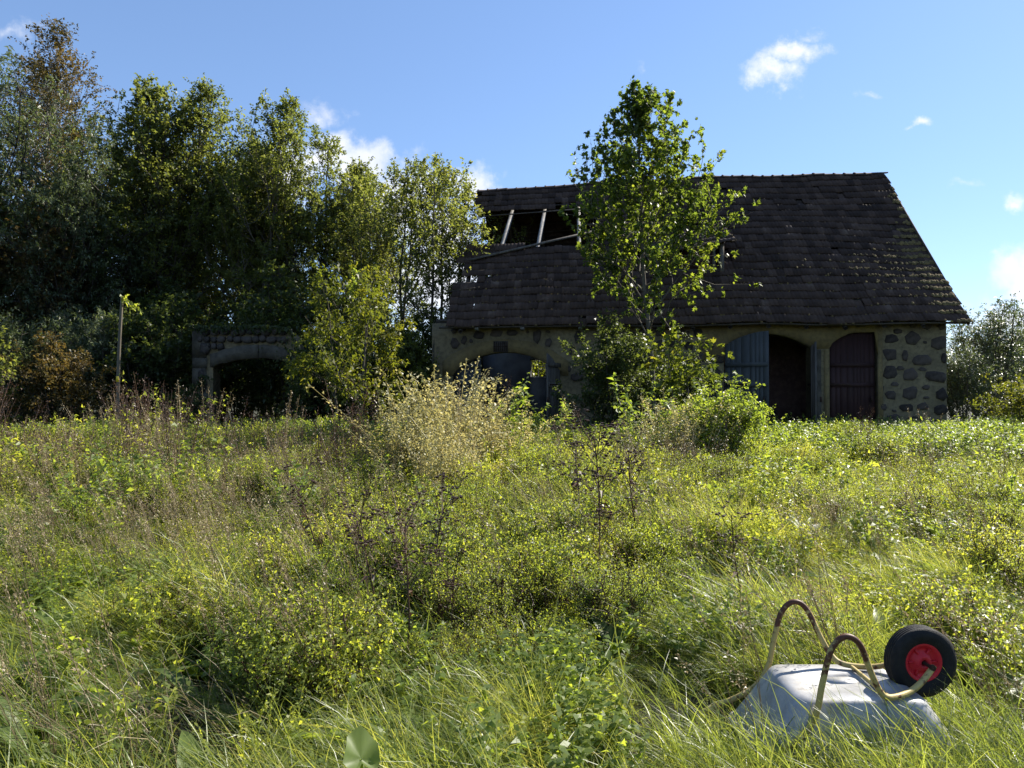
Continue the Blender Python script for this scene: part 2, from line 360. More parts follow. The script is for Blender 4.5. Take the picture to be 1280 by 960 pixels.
part('floor', [box(-L + .5, up0, .56, 9.5, -.2, .06), box(up0 + .35, -.5, .56, 4.6, -.2, .06)], MT['soil'], barn)
part('loft_floor', [box(up0 + .35, -.5, .56, 9.5, 3.55, 3.68)], MT['lath_wood'], barn)
# projecting corner pier, at the left end
ua, _ = uz(543, 440); ub, _ = uz(561, 440)
part('corner_pier', [(np.array(c[0]), c[1], 0) for c in wall_chunks(ua, -L - .003, lambda u: 3.70, [], .6, amp=.015)], MT['concrete'], barn)
# rendered bands (yellow lime render) stand a few mm proud of the wall
def band(pts_low, pts_top, y=-.03, name='render_band', m='render_yellow', th=.06):
    lo, hi = np.array(pts_low), np.array(pts_top); n = len(lo); V = []; Fc = []
    def pt(p, yy): return [p[0], yy + .008 * mnoise.noise(Vector((p[0] * 4, p[1] * 4, 2))), p[1]]
    for a, b in zip(lo, hi): V += [pt(a, y), pt(b, y), pt(a, y + th), pt(b, y + th)]
    for i in range(n - 1):
        k = 4 * i; Fc += [[k, k + 4, k + 5, k + 1], [k, k + 2, k + 6, k + 4], [k + 1, k + 5, k + 7, k + 3]]
    Fc += [[0, 1, 3, 2], [4 * n - 4, 4 * n - 2, 4 * n - 1, 4 * n - 3]]
    return part(name, [(V, Fc)], MT[m], wall)
us = np.linspace(o1a - .32, o1b + .3, 26); c1 = (o1a + o1b) / 2
def o1out(u): 
    z = arch(o1a - .32, o1b + .3, uz(566, 452)[1], uz(628, 424)[1])(u); return z + .03 * mnoise.noise(Vector((u * 2, 0, 0)))
lowz = [O1[2](min(max(u, o1a), o1b)) if o1a <= u <= o1b else uz(566, 470)[1] for u in us]
band([(u, l + .002) for u, l in zip(us, lowz)], [(u, o1out(u)) for u in us])
band([(o1a - .42, -.2), (o1a - .01, -.2)], [(o1a - .42, uz(566, 458)[1]), (o1a - .01, uz(566, 462)[1])], y=-.026)
ur = np.linspace(uz(872, 410)[0], uz(1103, 410)[0], 50)
def lw(u):
    if o2a <= u <= o2b: return O2[2](u) + .002
    if o3a <= u <= o3b: return o3top(u) + .002
    return uz(1020, 436)[1] if o2b < u < o3a else 2.55 + .15 * mnoise.noise(Vector((u * 2, 0, 0)))
band([(u, lw(u)) for u in ur], [(u, EAVE - .02) for u in ur])
band([(o2b + .005, -.2), (uz(1026, 436)[0], -.2)], [(o2b + .005, uz(1020, 437)[1]), (uz(1026, 436)[0], uz(1020, 437)[1])], name='door_pier', m='concrete', y=-.05, th=.1)
band([(uz(1030, 436)[0], -.2), (o3a - .01, -.2)], [(uz(1030, 436)[0], uz(1020, 437)[1]), (o3a - .01, uz(1020, 437)[1])], y=-.035)
band([(o3b + .01, -.2), (o3b + .16, -.2)], [(o3b + .01, uz(1080, 416)[1]), (o3b + .13, uz(1080, 420)[1])], y=-.03)
# stones set in the mortar
def stone_mesh(w_, h_, seed, proud=.05, flat=.86):
    r = np.random.default_rng(seed); n = 8 if w_ > .3 else 6
    an = np.linspace(0, 2 * np.pi, n, endpoint=False) + r.uniform(0, 6.28) + r.uniform(-.3, .3, n)
    c, s = np.cos(an), np.sin(an); pw = 0.72
    ex = np.sign(c) * np.abs(c) ** pw * w_ / 2 * r.uniform(.74, 1.16, n); ez = np.sign(s) * np.abs(s) ** pw * h_ / 2 * r.uniform(.74, 1.16, n)
    rings = [(1.0, .03), (.99, -proud * .45), (flat + .1, -proud * .85), (flat * .55, -proud * r.uniform(.9, 1.15))]
    V = []
    for k, (q, y) in enumerate(rings):
        for i in range(n): V.append([ex[i] * q, y + r.uniform(-.15, .15) * proud * (k > 1), ez[i] * q])
    V.append([0, -proud * 1.1, 0]); Fc = []; Ft = []
    for k in range(3):
        for i in range(n): j = (i + 1) % n; Fc.append([k * n + i, k * n + j, (k + 1) * n + j, (k + 1) * n + i])
    for i in range(n): Ft.append([3 * n + i, 3 * n + (i + 1) % n, 4 * n])
    return [(V, Fc), (V, Ft)]
_sc = {}
def put_stone(parent, u, z, w_, h_, m='stone', y=0.0, proud=.028, name='stone'):
    key = (round(w_, 1), round(h_, 1), random.randrange(4), m, round(proud, 2))
    W, H = max(round(w_, 1), .1), max(round(h_, 1), .1)
    if key not in _sc: _sc[key] = mesh_from('stone', stone_mesh(W, H, hash(key[:3]) % 9999, proud), MT[m], smooth=False)
    return link(name, _sc[key], parent, (u, y + random.uniform(-.01, .01), z), (random.uniform(-.04, .04), random.uniform(-.12, .12), random.uniform(-.04, .04)), (w_ / W, 1, h_ / H))
placed = []
def stones_px(lst, ox, oy, s, parent=wall, m='stone'):
    for (cx, cy, w_, h_) in lst:
        px_, py_ = ox + cx / s, oy + cy / s; u, z = uz(px_, py_); k = 21.3 / F / s
        placed.append((u, z, w_ * k, h_ * k)); put_stone(parent, u, z, w_ * k, h_ * k, m, 0)
stones_px([(832, 155, 72, 46), (930, 150, 64, 72), (1045, 172, 80, 62), (828, 225, 72, 64), (895, 232, 32, 52), (970, 247, 95, 50), (1066, 240, 25, 52), (828, 305, 60, 64), (873, 287, 36, 22), (914, 312, 66, 56),
           (972, 292, 36, 20), (1033, 320, 100, 56), (789, 380, 25, 45), (848, 358, 36, 22), (830, 405, 46, 46), (915, 395, 76, 62), (988, 370, 38, 24), (1055, 402, 46, 66), (796, 458, 35, 36), (900, 460, 60, 36), (970, 455, 50, 42), (1050, 470, 60, 45),
           (862, 120, 46, 24), (990, 98, 40, 30), (1060, 98, 34, 36), (820, 95, 36, 22), (930, 95, 34, 24),
           (840, 510, 70, 40), (930, 520, 80, 46), (1030, 530, 70, 44)], 880, 380, 3.556)
stones_px([(555, 98, 26, 34), (700, 96, 50, 20), (620, 92, 30, 18)], 880, 380, 3.556)
stones_px([(180, 250, 80, 86), (255, 225, 50, 84), (312, 232, 32, 38), (375, 185, 96, 78), (515, 170, 110, 75), (640, 165, 105, 55), (840, 192, 74, 118), (925, 157, 50, 30), (930, 245, 62, 82), (1130, 320, 62, 92),
           (1180, 200, 92, 110), (1265, 352, 84, 62), (400, 118, 60, 24), (530, 108, 80, 24), (765, 158, 28, 26), (180, 150, 60, 50), (250, 140, 50, 40), (1090, 455, 60, 60), (1160, 520, 110, 70)], 540, 390, 6.4)
# small packing stones between the big ones at the right end
for k in range(700):
    u = random.uniform(uz(1102, 450)[0], -.08); z = random.uniform(.2, 3.6); w_ = random.uniform(.1, .3); h_ = random.uniform(.08, .2)
    if all(abs(u - a) > (w_ + c) / 2 + .05 or abs(z - b) > (h_ + d) / 2 + .05 for a, b, c, d in placed): placed.append((u, z, w_, h_)); put_stone(wall, u, z, w_, h_)
# the rest of the rubble between the two arches
ul, ur_ = uz(745, 450)[0], uz(903, 450)[0]
for r_ in range(9):
    z = .2 + r_ * .4; u = ul + random.uniform(0, .3)
    while u < ur_:
        w_ = random.uniform(.22, .55); h_ = random.uniform(.2, .36)
        if all(abs(u + w_ / 2 - a) > (w_ + c) / 2 or abs(z - b) > (h_ + d) / 2 for a, b, c, d in placed): put_stone(wall, u + w_ / 2, z + random.uniform(-.05, .05), w_, h_)
        u += w_ + random.uniform(.06, .22)
# air vent over the left arch
vu0, vz1 = uz(617, 426.5); vu1, vz0 = uz(635, 440)
vent = part('air_vent', [box(vu0, vu1, -.055, .0, vz0, vz1)], MT['stone_ruin'], wall)
for k in range(5):
    for q in range(2):
        pass
barn_vent = []
for k in range(7):
    x = vu0 + (k + .5) * (vu1 - vu0) / 7
    barn_vent.append(box(x - .012, x + .012, -.07, -.054, vz0 + .03, vz1 - .03))
barn_vent.append(box(vu0, vu1, -.068, -.054, (vz0 + vz1) / 2 - .012, (vz0 + vz1) / 2 + .012))
part('vent_grille', barn_vent, MT['iron'], barn)
# door leaves
def leaf_door(u0, u1, topf, m, hinge_u, ang, n, y=.05, label=None, th=.045):
    """planked leaf in its own frame hinged on a vertical line"""
    h = link('door', None, barn, (hinge_u, y, 0), (0, 0, ang)); h.empty_display_size = .2
    if label: h['label'] = label
    ws = np.cumsum([0] + [random.uniform(.6, 1.45) for _ in range(n)]); e = u0 + (u1 - u0) * ws / ws[-1] - hinge_u
    for i in range(n):
        a, b = e[i] + .0008, e[i + 1] - .0008; j = random.uniform(-.002, .002)
        za, zb = topf(a + hinge_u), topf(b + hinge_u); z0 = .08 + random.uniform(-.05, .05)
        V = [[a, j, z0], [b, j, z0], [b, j + th, z0], [a, j + th, z0], [a, j, za], [b, j, zb], [b, j + th, zb], [a, j + th, za]]
        part('plank', [(V, BOXF)], MT[m], h)
    for z in (.55, 1.75, 2.35):
        a, b = min(e[0], e[-1]), max(e[0], e[-1])
        part('rail', [box(a + .02, b - .02, -.035, -.006, z, z + .13)], MT[m], h)
    for z in (.6, 1.8): part('strap_hinge', [box(min(e[0], e[-1]) + .03, min(e[0], e[-1]) + .6, -.045, -.036, z, z + .05)], MT['iron'], h)
    part('door_handle', [box((e[-1] if hinge_u < (u0 + u1) / 2 else e[0]) - .14, (e[-1] if hinge_u < (u0 + u1) / 2 else e[0]) - .10, -.09, -.034, 1.3, 1.46)], MT['iron'], h)
    return h
f1 = O1[2]; f2 = O2[2]
leaf_door(o1a + .03, c1 - .78, lambda u: f1(u) - .03, 'blue_paint', o1a + .03, R(-3), 5, y=.2, label='grey blue plank door leaf, half closed in the left arch')
leaf_door(o1b - .82, o1b + .06, lambda u: f1(min(u, o1b)) - .05 + .1, 'old_wood', o1b + .06, R(66), 6, y=-.06, label='weathered bare plank door leaf swung outward at the left arch')
c2 = (o2a + o2b) / 2
leaf_door(o2a + .02, c2 - .02, lambda u: f2(u) - .02 + .06, 'blue_paint', o2a + .02, R(-24), 8, y=-.06, label='grey blue plank door leaf standing open')
leaf_door(c2 + 1.0, o2b - .02, lambda u: f2(u) - .03, 'old_wood', o2b - .02, R(100), 3, y=-.06, label='plank door leaf folded back against the pier')
leaf_door(o3a + .03, o3b - .03, lambda u: o3top(u) - .03, 'red_paint', o3a + .03, 0, 9, y=.12, label='closed dark red plank door')
# ------------------------------------------------------------------ roof
VE, ZE = -.50, 3.60           # eave line
VR, ZR = 5.0, RIDGE           # ridge
SL = math.hypot(VR - VE, ZR - ZE); PITCH = math.atan2(ZR - ZE, VR - VE)
NC = 22; GA = SL / NC; TW = .25
def sag(u, t):
    s = min(max((-u - 5.5) / 9.5, 0), 1); s = s * s * (3 - 2 * s)
    b = min(max((u + 3.6) / 3.2, 0), 1); b = b * b * (3 - 2 * b)
    k = min(max((t - .12) / .36, 0), 1); k2 = min(max((t - .48) / .5, 0), 1)
    return -.20 * b * (k * k * (3 - 2 * k) - k2 * k2 * (3 - 2 * k2)) - (.30 * t + .02) * s + .08 * mnoise.noise(Vector((u * .45, t * 3, 5))) + .025 * mnoise.noise(Vector((u * 1.3, t * 9, 8)))
def front_pt(u, t, n=0.0):
    v = VE + (VR - VE) * t; z = ZE + (ZR - ZE) * t + sag(u, t)
    return np.array([u, v - n * math.sin(PITCH), z + n * math.cos(PITCH)])
RE, ZRE = 10.5, 3.6
PB = math.atan2(ZR - ZRE, RE - VR); SB = math.hypot(RE - VR, ZR - ZRE)
def back_pt(u, t, n=0.0):
    v = RE + (VR - RE) * t; z = ZRE + (ZR - ZRE) * t + sag(u, t)
    return np.array([u, v + n * math.sin(PB), z + n * math.cos(PB)])
roof = link('roof', None, barn); roof.empty_display_size = .3
def left_bound(y):
    ysx = [235, 262, 264, 300, 308, 310, 318, 330, 344, 347, 354, 357, 372, 385, 405]
    xsx = [597, 599, 742, 742, 742, 586, 574, 575, 578, 599, 596, 567, 562, 560, 557]
    return np.interp(y, ysx, xsx)
def tile_mesh(seed):
    r = np.random.default_rng(seed); x = np.linspace(0, TW + .012, 9); ph = x / TW
    zt = .022 * np.abs(np.sin(ph * 2 * np.pi)) ** .8 + .004
    n = 9; ln = GA + .05; V = []
    for yv, lift in ((0, .034), (ln, .0)):
        for i in range(n): V.append([x[i] - TW / 2, yv + r.uniform(-.004, .004), zt[i] + lift])
    for i in range(n): V.append([x[i] - TW / 2, 0.002, zt[i] + .034 - .022])
    Fc = []
    for i in range(n - 1): Fc.append([i, i + 1, n + i + 1, n + i]); Fc.append([2 * n + i, 2 * n + i + 1, i + 1, i])
    return np.array(V), np.array(Fc)
TM = [tile_mesh(s) for s in range(4)]
TMe = [mesh_from('tile', [(V, Fc, 0, .5)], MT['tile']) for V, Fc in TM]
def rotx(V, a):
    c, s = math.cos(a), math.sin(a); return np.stack([V[:, 0], V[:, 1] * c - V[:, 2] * s, V[:, 1] * s + V[:, 2] * c], 1)
UR = .42; NCOL = int((UR + L + 1.2) / TW)
stuffV = []; ntile = 0; moss = []
UL1, _v = ray_slope(855, 325, VE, ZE, VR, ZR)
dorm_a, dv = ray_slope(797, 318, VE, ZE, VR, ZR); dorm_b, _ = ray_slope(906, 318, VE, ZE, VR, ZR)
for r_ in range(NC):
    jr = random.uniform(-.1, .1)
    for c_ in range(NCOL):
        u = UR - TW / 2 - c_ * TW - (.0 if r_ % 2 == 0 else .03); t = r_ / NC
        pc = front_pt(u, t + .5 / NC); X, Y = proj(*pc)
        lb = left_bound(Y) + random.uniform(-4, 5)
        if X < lb: continue
        if 596 < X < 745 and 255 < Y < 312 and X < 745 + random.uniform(-8, 8) and (264 + random.uniform(-2, 2) - (X - 600) * .05) < Y < 309 - (X - 600) * .05: continue
        if dorm_a - .02 < u < dorm_b + .02 and .38 < t < .62: continue
        if r_ in (3, 9, 14) and random.random() < .01: continue
        p = front_pt(u, t, .02); p2 = front_pt(u, t + 1 / NC, .02)
        a = math.atan2(p2[2] - p[2], p2[1] - p[1]) + random.gauss(0, .012)
        yaw = random.gauss(0, .02) + (random.uniform(-.12, .12) if random.random() < .03 else 0); dv_ = random.gauss(0, .03) - (.25 if random.random() < .012 else 0)
        k = random.randrange(4)
        if r_ < 5 and X > 560 and ntile < 296:
            ntile += 1
            link('tile', TMe[k], roof, (p[0], p[1], p[2] + dv_ * .3), (a, 0, yaw))
        else:
            V = rotx(TM[k][0], a); V = V + np.array([yaw * 0, 0, 0]); V[:, 0] += yaw * V[:, 1]
            stuffV.append((V + p + np.array([0, 0, dv_ * .3]), TM[k][1], 0, random.random()))
part('tiles', stuffV, MT['tile'], roof, kind='stuff')
# rear slope tiles
bv = []
for r_ in range(NC):
    for c_ in range(NCOL):
        u = UR - TW / 2 - c_ * TW; t = r_ / NC; pc = back_pt(u, t + .5 / NC); X, Y = proj(*pc)
        if X < np.interp(Y, [235, 260, 285, 300, 330], [598, 598, 604, 609, 612]) + random.uniform(-4, 5): continue
        p = back_pt(u, t, .02); k = random.randrange(4); V = TM[k][0].copy(); V[:, 1] *= SB / SL
        q_ = back_pt(u, t + 1 / NC, .02); V = rotx(V, math.atan2(q_[2] - p[2], p[1] - q_[1])); V[:, 1] *= -1
        bv.append((V + p, TM[k][1][:, ::-1], 0, random.random()))
part('rear_tiles', bv, MT['tile'], roof, kind='stuff')
# gable wall, its top following the underside of both slopes
prof_ = [(.551, -.3), (10, -.3)] + [(float(q[1]), float(q[2])) for q in (back_pt(-.2, t, -.06) for t in np.linspace(.1, .98, 9))] + [(float(q[1]), float(q[2])) for q in (front_pt(-.2, t, -.06) for t in np.linspace(.98, .2, 9))]
ng = len(prof_); Vg = [[0, y, z] for y, z in prof_] + [[-.45, y, z] for y, z in prof_]
part('gable_wall', [(Vg, [list(range(ng)), list(range(2 * ng - 1, ng - 1, -1))]), (Vg, [[k, ng + k, ng + (k + 1) % ng, (k + 1) % ng] for k in range(ng)])], MT['mortar'], barn)
# unseen sheet added under the sound rear tiles, blocks sky leaking through gaps
uu_ = np.linspace(-6.5, UR - .06, 15); tt_ = np.linspace(0.01, .995, 12)
Vb = [back_pt(u, t, -.005) for t in tt_ for u in uu_]
part('rear_sky_block', [(Vb, [[i * 15 + j, (i + 1) * 15 + j, (i + 1) * 15 + j + 1, i * 15 + j + 1] for i in range(11) for j in range(14)])], MT['lath_wood'], roof)
uo_ = np.linspace(-.4, UR - .05, 4)  # sheet added under the front verge tiles, blocks sky showing through slipped ones
Vb = [front_pt(u, t, -.006) for t in tt_ for u in uo_]
part('verge_sky_block', [(Vb, [[i * 4 + j, i * 4 + j + 1, (i + 1) * 4 + j + 1, (i + 1) * 4 + j] for i in range(11) for j in range(3)])], MT['lath_wood'], roof)
# battens under both slopes
def left_u(r_t, back=False):
    u = -L - .8
    while u < -2:
        p = (back_pt if back else front_pt)(u, r_t); X, Y = proj(*p)
        bnd = np.interp(Y, [235, 260, 285, 300, 330], [598, 598, 604, 609, 612]) if back else left_bound(Y)
        if X > bnd: return u
        u += .05
    return u
for r_ in range(NC):
    t = (r_ + .9) / NC
    if t > 1: break
    for back in (False, True):
        u0 = left_u(t, back) + random.uniform(-.25, .15); fn = back_pt if back else front_pt
        seg = [u0] + list(np.arange(math.ceil(u0) , UR - .1, 2.0)) + [UR - .1]
        P = [fn(x, t, -.03) for x in seg]
        part('batten', [tube(P, .026, 4)], MT['lath_wood'], roof)
# rafters; the bare ones over the hole are weathered pale
ru = [ray_slope(x, 287, VE, ZE, VR, ZR)[0] for x in (630, 675, 724)]
raf = list(ru) + list(np.arange(ru[-1] + 1.1, UR - .3, 1.1)) + [ru[0] - 1.05]
for i, u in enumerate(raf):
    t0, t1 = (0.0, .99) if i != len(raf) - 1 else (.0, .42)
    pts = [front_pt(u, t, -.11) for t in np.linspace(t0, t1, 7)]
    if i < 3:
        part('rafter', [beam(pts[0] - np.array([(.55, .42, .03)[i], 0, 0]), pts[-1] + np.array([(.35, .25, .02)[i], 0, 0]), .12, .12)], MT['pale_wood'], roof, label='bare weathered pale rafter in the roof hole')
    else: part('rafter', [tube([p - np.array([0, 0, .03]) for p in pts], .075, 4)], MT['lath_wood'], roof)
for u in [x for x in raf[:-1]]:
    pts = [back_pt(u, t, -.11) for t in (0, .99)]
    part('rafter', [beam(pts[0], pts[-1], .11, .13)], MT['lath_wood'], roof)
# loose pole lying across the hole, broken tiles edge
def slope_px(px_, py_, n):
    u, v = ray_slope(px_, py_, VE, ZE, VR, ZR); return front_pt(u, (v - VE) / (VR - VE), n)
part('loose_batten', [beam(slope_px(588, 322, .12), slope_px(748, 288, .10), .11, .07)], MT['old_wood'], roof, label='long loose board lying slantwise across the roof hole')
for (a, b, c, d) in ((572, 322, 640, 308), (577, 336, 612, 333), (560, 362, 600, 356), (568, 352, 590, 350), (606, 262, 745, 256)):
    part('broken_batten', [beam(slope_px(a, b, .03), slope_px(c, d, .03), .06, .035)], MT['lath_wood'], roof)
# ridge tiles
def ridge_mesh():
    an = np.linspace(0, math.pi, 7); V = []
    for x, rr in ((0, .15), (.05, .15), (.06, .125), (.40, .115)):
        for a in an: V.append([x, math.cos(a) * rr, math.sin(a) * rr * .9])
    Fc = [[k * 7 + i, k * 7 + i + 1, (k + 1) * 7 + i + 1, (k + 1) * 7 + i] for k in range(3) for i in range(6)]
    return mesh_from('ridge_tile', [(V, Fc)], MT['tile'])
rm = ridge_mesh(); u = ray_v(597, 237, 5.0)[0]; uend = ray_v(1096, 217, 5.0)[0]
while u < uend - .3:
    p = front_pt(u, 1.0)
    link('ridge_tile', rm, roof, (u, VR, p[2] - .02 + random.uniform(-.012, .012)), (0, -math.atan2(front_pt(u + .36, 1)[2] - p[2], .36) + random.gauss(0, .02), random.gauss(0, .02))); u += .365
for k in range(2): part('ridge_batten', [beam((uend - .15, VR - .04 + .1 * k, ZR + .05 + .03 * k), (uend + .42, VR - .04 + .1 * k, ZR + .06 + .02 * k), .05, .04)], MT['old_wood'], roof)
# barge boards at the right verge and eave fascia
for q, fn in ((0, front_pt), (1, back_pt)):
    part('barge_board', [beam(fn(UR - .02, 0, -.06), fn(UR - .02, .985, -.06), .03, .14)], MT['lath_wood'], roof)
part('eave_board', [tube([front_pt(x, .005, -.05) for x in np.linspace(-L + .3, UR - .1, 12)], .035, 4)], MT['lath_wood'], roof)
part('wall_plate', [box(-L + .1, -.05, .1, .4, EAVE + .001, EAVE + .14)], MT['lath_wood'], roof)
# gap filler: soffit boards closing eave to wall
for k, x in enumerate(np.arange(-L + .6, -.1, 1.1)):
    part('rafter_foot', [beam((x, -.36, 3.62), (x, .3, 3.84), .09, .1)], MT['lath_wood'], roof)
# moss cushions on the sunny right edge of the roof
mv = []
def blobs(p, r, n=6):
    an = np.arange(n) / n * 2 * np.pi; V = [[p[0] + r * math.cos(a) * random.uniform(.7, 1.3), p[1] + r * math.sin(a) * .8 * random.uniform(.7, 1.3), p[2] + math.sin(a) * r * .8 - .01] for a in an]
    V2 = [[p[0] + (x - p[0]) * .6, p[1] + (y - p[1]) * .6, p[2] + (z - p[2]) * .6 + r * .45] for x, y, z in V]; V3 = [[p[0], p[1], p[2] + r * .6]]
    W = V + V2 + V3
    return [(W, [[i, (i + 1) % n, n + (i + 1) % n, n + i] for i in range(n)], 0), (W, [[n + i, n + (i + 1) % n, 2 * n] for i in range(n)], 0)]
for k in range(800):
    t = random.betavariate(2.0, 3.2); wd = .25 + 3.6 * max(0, 1 - abs(t - .32) / .35) ** 1.3
    u = UR - abs(random.gauss(0, .42)) * wd - .02
    if u < -6: continue
    row = math.floor(t * NC); t = (row + abs(random.gauss(0, .13))) / NC
    mv += blobs(front_pt(u, min(t, .99), .07), random.uniform(.025, .06) * (1.3 if u > -.3 else .8))
for k in range(260):
    mv += blobs(front_pt(random.uniform(-L + 1, 0), (math.floor(random.random() * 10)) / NC, .055), random.uniform(.015, .04))
part('moss', mv, MT['moss'], roof, kind='stuff', smooth=True)
# dormer
dorm = link('dormer', None, barn); dorm.empty_display_size = .2
uR, vD = ray_slope(905, 340, VE, ZE, VR, ZR); zb = ray_v(905, 340, vD)[1]
vD -= .02; uLf = ray_v(812, 340, vD)[0]; zt = ray_v(905, 302, vD)[1]
part('dormer_front', [box(uLf, uR, vD, vD + .08, zb - .1, zb + .12), box(uLf, uR, vD, vD + .08, zt - .22, zt - .02), box(uLf, uLf + .5, vD, vD + .08, zb + .12, zt - .22)], MT['lath_wood'], dorm)
part('corner_post', [box(uR - .13, uR, vD - .06, vD - .002, zb - .1, zt)], MT['old_wood'], dorm)
part('shutter', [box(uR - 1.3, uR - .36, vD - .012, vD + .04, zb + .121, zt - .221)], MT['red_paint'], dorm)
part('shutter_frame', [box(uR - .36, uR - .27, vD - .035, vD + .05, zb + .121, zt - .221)], MT['old_wood'], dorm)
part('cheek', [([[uR, vD, zb - .1], [uR, vD, zt], [uR, vD + 2.2, zt + 1.0], [uR - .06, vD, zb - .1], [uR - .06, vD, zt], [uR - .06, vD + 2.2, zt + 1.0]], [[0, 1, 2], [5, 4, 3]])], MT['lath_wood'], dorm)
part('cheek', [([[uLf, vD, zb - .1], [uLf, vD, zt - .4], [uLf, vD + 2.2, zt + .7], [uLf + .06, vD, zb - .1], [uLf + .06, vD, zt - .4], [uLf + .06, vD + 2.2, zt + .7]], [[0, 1, 2], [5, 4, 3]])], MT['lath_wood'], dorm)
dch = []; dv1 = 2.0; dp = math.atan2(1.0, dv1); droll = .17
nrow = 6
dW = uR - uLf + .55
tmm = []
for r_ in range(nrow):
    for c_ in range(int(dW / TW)):
        uu = uR + .35 - c_ * TW - TW / 2
        vv = vD - .3 + r_ * .36; zz = zt + .07 + (vv - vD) * math.tan(dp) - (uR - uu) * droll
        k = random.randrange(4); V = rotx(TM[k][0], dp + random.gauss(0, .02)); V[:, 2] -= (-V[:, 0]) * droll
        tmm.append((uu, vv, zz, k))
        link('tile', TMe[k], dorm, (uu, vv, zz), (dp + random.gauss(0, .02), -droll, 0))
        for q in range(3):
            dch += blobs((uu + random.uniform(-.12, .12), vv + random.uniform(0, .3), zz + .05 + random.uniform(0, .06)), random.uniform(.02, .05))
part('moss', dch, MT['moss'], dorm, smooth=True, kind='stuff')
part('dormer_deck', [([[uR + .3, vD - .25, zt - .02], [uLf - .2, vD - .25, zt - .02 - (uR - uLf + .3) * droll], [uLf - .2, vD + 2.2, zt + 1.15 - (uR - uLf) * droll], [uR + .3, vD + 2.2, zt + 1.2]], [[0, 3, 2, 1]])], MT['lath_wood'], dorm)
# things inside the right doorway
bs = empty('board_pile', tuple(to_world(o2b - 1.35, 2.2, .06)), 'low pile of loose boards lying inside the open right doorway', 'boards', rot=(0, 0, -TH))
for k in range(7):
    part('board', [box(-.5, .6, -.3 + .09 * k - (.4 if k > 4 else 0), -.22 + .09 * k - (.4 if k > 4 else 0), .02 + (.05 if k > 4 else 0) + .6, .06 + (.05 if k > 4 else 0) + .6, jit=.012)], MT['old_wood'], bs)
for x in (-.4, .45): part('bearer', [box(x, x + .16, -.3, .35, 0, .6, jit=.01)], MT['stone_ruin'], bs)
cb = part('wooden_crate', [box(-.25, .25, -.2, .2, 0, .9, jit=.01)] , MT['concrete'], None, loc=tuple(to_world(o2b - .42, 3.2, .06)), rot=(0, 0, -TH), label='pale square block standing inside the open right doorway', category='block')
cb.name = 'masonry_block'
# ------------------------------------------------------------------ ruined wall at the left
ra_, _ = uz(241, 440); rb_, _ = uz(404, 440)
rp = to_world(ra_, 0, 0)
ruin = empty('ruined_wall', tuple(rp), 'roofless ruined fieldstone wall with a cracked concrete arch', 'wall', rot=(0, 0, -TH))
def ru_(px_, py_): u, z = uz(px_, py_); return u - ra_, z
Lr = rb_ - ra_; oa = ru_(266, 460)[0]; ob = ru_(374, 460)[0]
fr = arch(oa, ob + .15, ru_(266, 458)[1], ru_(322, 447)[1])
def rtop(u):
    x = np.interp(u, [0, ru_(335, 410)[0], ru_(365, 415)[0], ru_(375, 440)[0], Lr], [ru_(250, 411)[1], ru_(335, 411)[1], ru_(360, 414)[1], ru_(372, 440)[1], ru_(404, 446)[1]])
    return float(x) + .05 * mnoise.noise(Vector((u * 3, 0, 0)))
rw = part('masonry', wall_chunks(.45, Lr, rtop, [(oa, ob + .15, fr)], .5, amp=.03), MT['mortar'], ruin)
# pier of dressed blocks
for k, (y0, y1) in enumerate(((410, 447), (447, 460), (460, 486), (486, 512), (512, 556))):
    a = ru_(240, y1)[1]; b = ru_(240, y0)[1]
    part('pier_block', [box(0, .447 + (.03 if k % 2 else 0), -.06, .52, a + .008, b - .008, jit=.012)], MT['concrete'], ruin)
def arcseg(a, b, n, name='arch_block'):
    us = np.linspace(a, b, n); lo = [(u, (fr(min(max(u, oa), ob + .15))) - .02) for u in us]
    fo = arch(oa - .2, ob + .3, ru_(266, 446)[1], ru_(322, 431)[1])
    hi = [(u, fo(u)) for u in us]; V = []; Fc = []
    for (x, z0), (_, z1) in zip(lo, hi): V += [[x, -.09, z0], [x, -.09, z1], [x, .1, z0], [x, .1, z1]]
    V = np.array(V) + rng.uniform(-.022, .022, (len(V), 3))
    for i in range(n - 1):
        k = 4 * i; Fc += [[k, k + 4, k + 5, k + 1], [k, k + 2, k + 6, k + 4], [k + 1, k + 5, k + 7, k + 3]]
    Fc += [[0, 1, 3, 2], [4 * n - 4, 4 * n - 2, 4 * n - 1, 4 * n - 3]]
    part(name, [(V, Fc)], MT['concrete'], ruin)
uc = ru_(324, 440)[0]; ue = ru_(367, 450)[0]
arcseg(oa - .04, uc - .02, 10); arcseg(uc + .02, ue, 8)
x0, z0 = ru_(369, 462); x1, z1 = ru_(381, 441)
part('arch_block', [box(x0, x1 + .3, -.1, .12, z0, z1, jit=.03)], MT['concrete'], ruin)
rows_px = [(415, 9), (424, 9), (433, 9)]
for (yy, hh) in rows_px:
    x = 252.0 + random.uniform(0, 4)
    while x < 358:
        w_ = random.uniform(7, 15); u, z = ru_(x + w_ / 2, yy + random.uniform(-1, 1))
        za = arch(oa - .2, ob + .3, ru_(266, 446)[1], ru_(322, 431)[1])(u) if oa - .2 < u < ob + .3 else 0
        if z - hh * .5 * .025 > za - .02: put_stone(ruin, u, z, w_ * .0255, hh * .0265, 'stone_ruin', -.03, .11)
        x += w_ * .98
for (px_, py_, w_, h_) in ((257, 436, 13, 18), (251, 424, 8, 9), (253, 468, 10, 14), (254, 484, 12, 14), (253, 500, 12, 15), (385, 475, 14, 14), (396, 462, 12, 14), (388, 490, 16, 14), (398, 505, 13, 15), (384, 508, 12, 14)):
    u, z = ru_(px_, py_); put_stone(ruin, u, z, w_ * .025, h_ * .025, 'stone_ruin', -.03, .1)
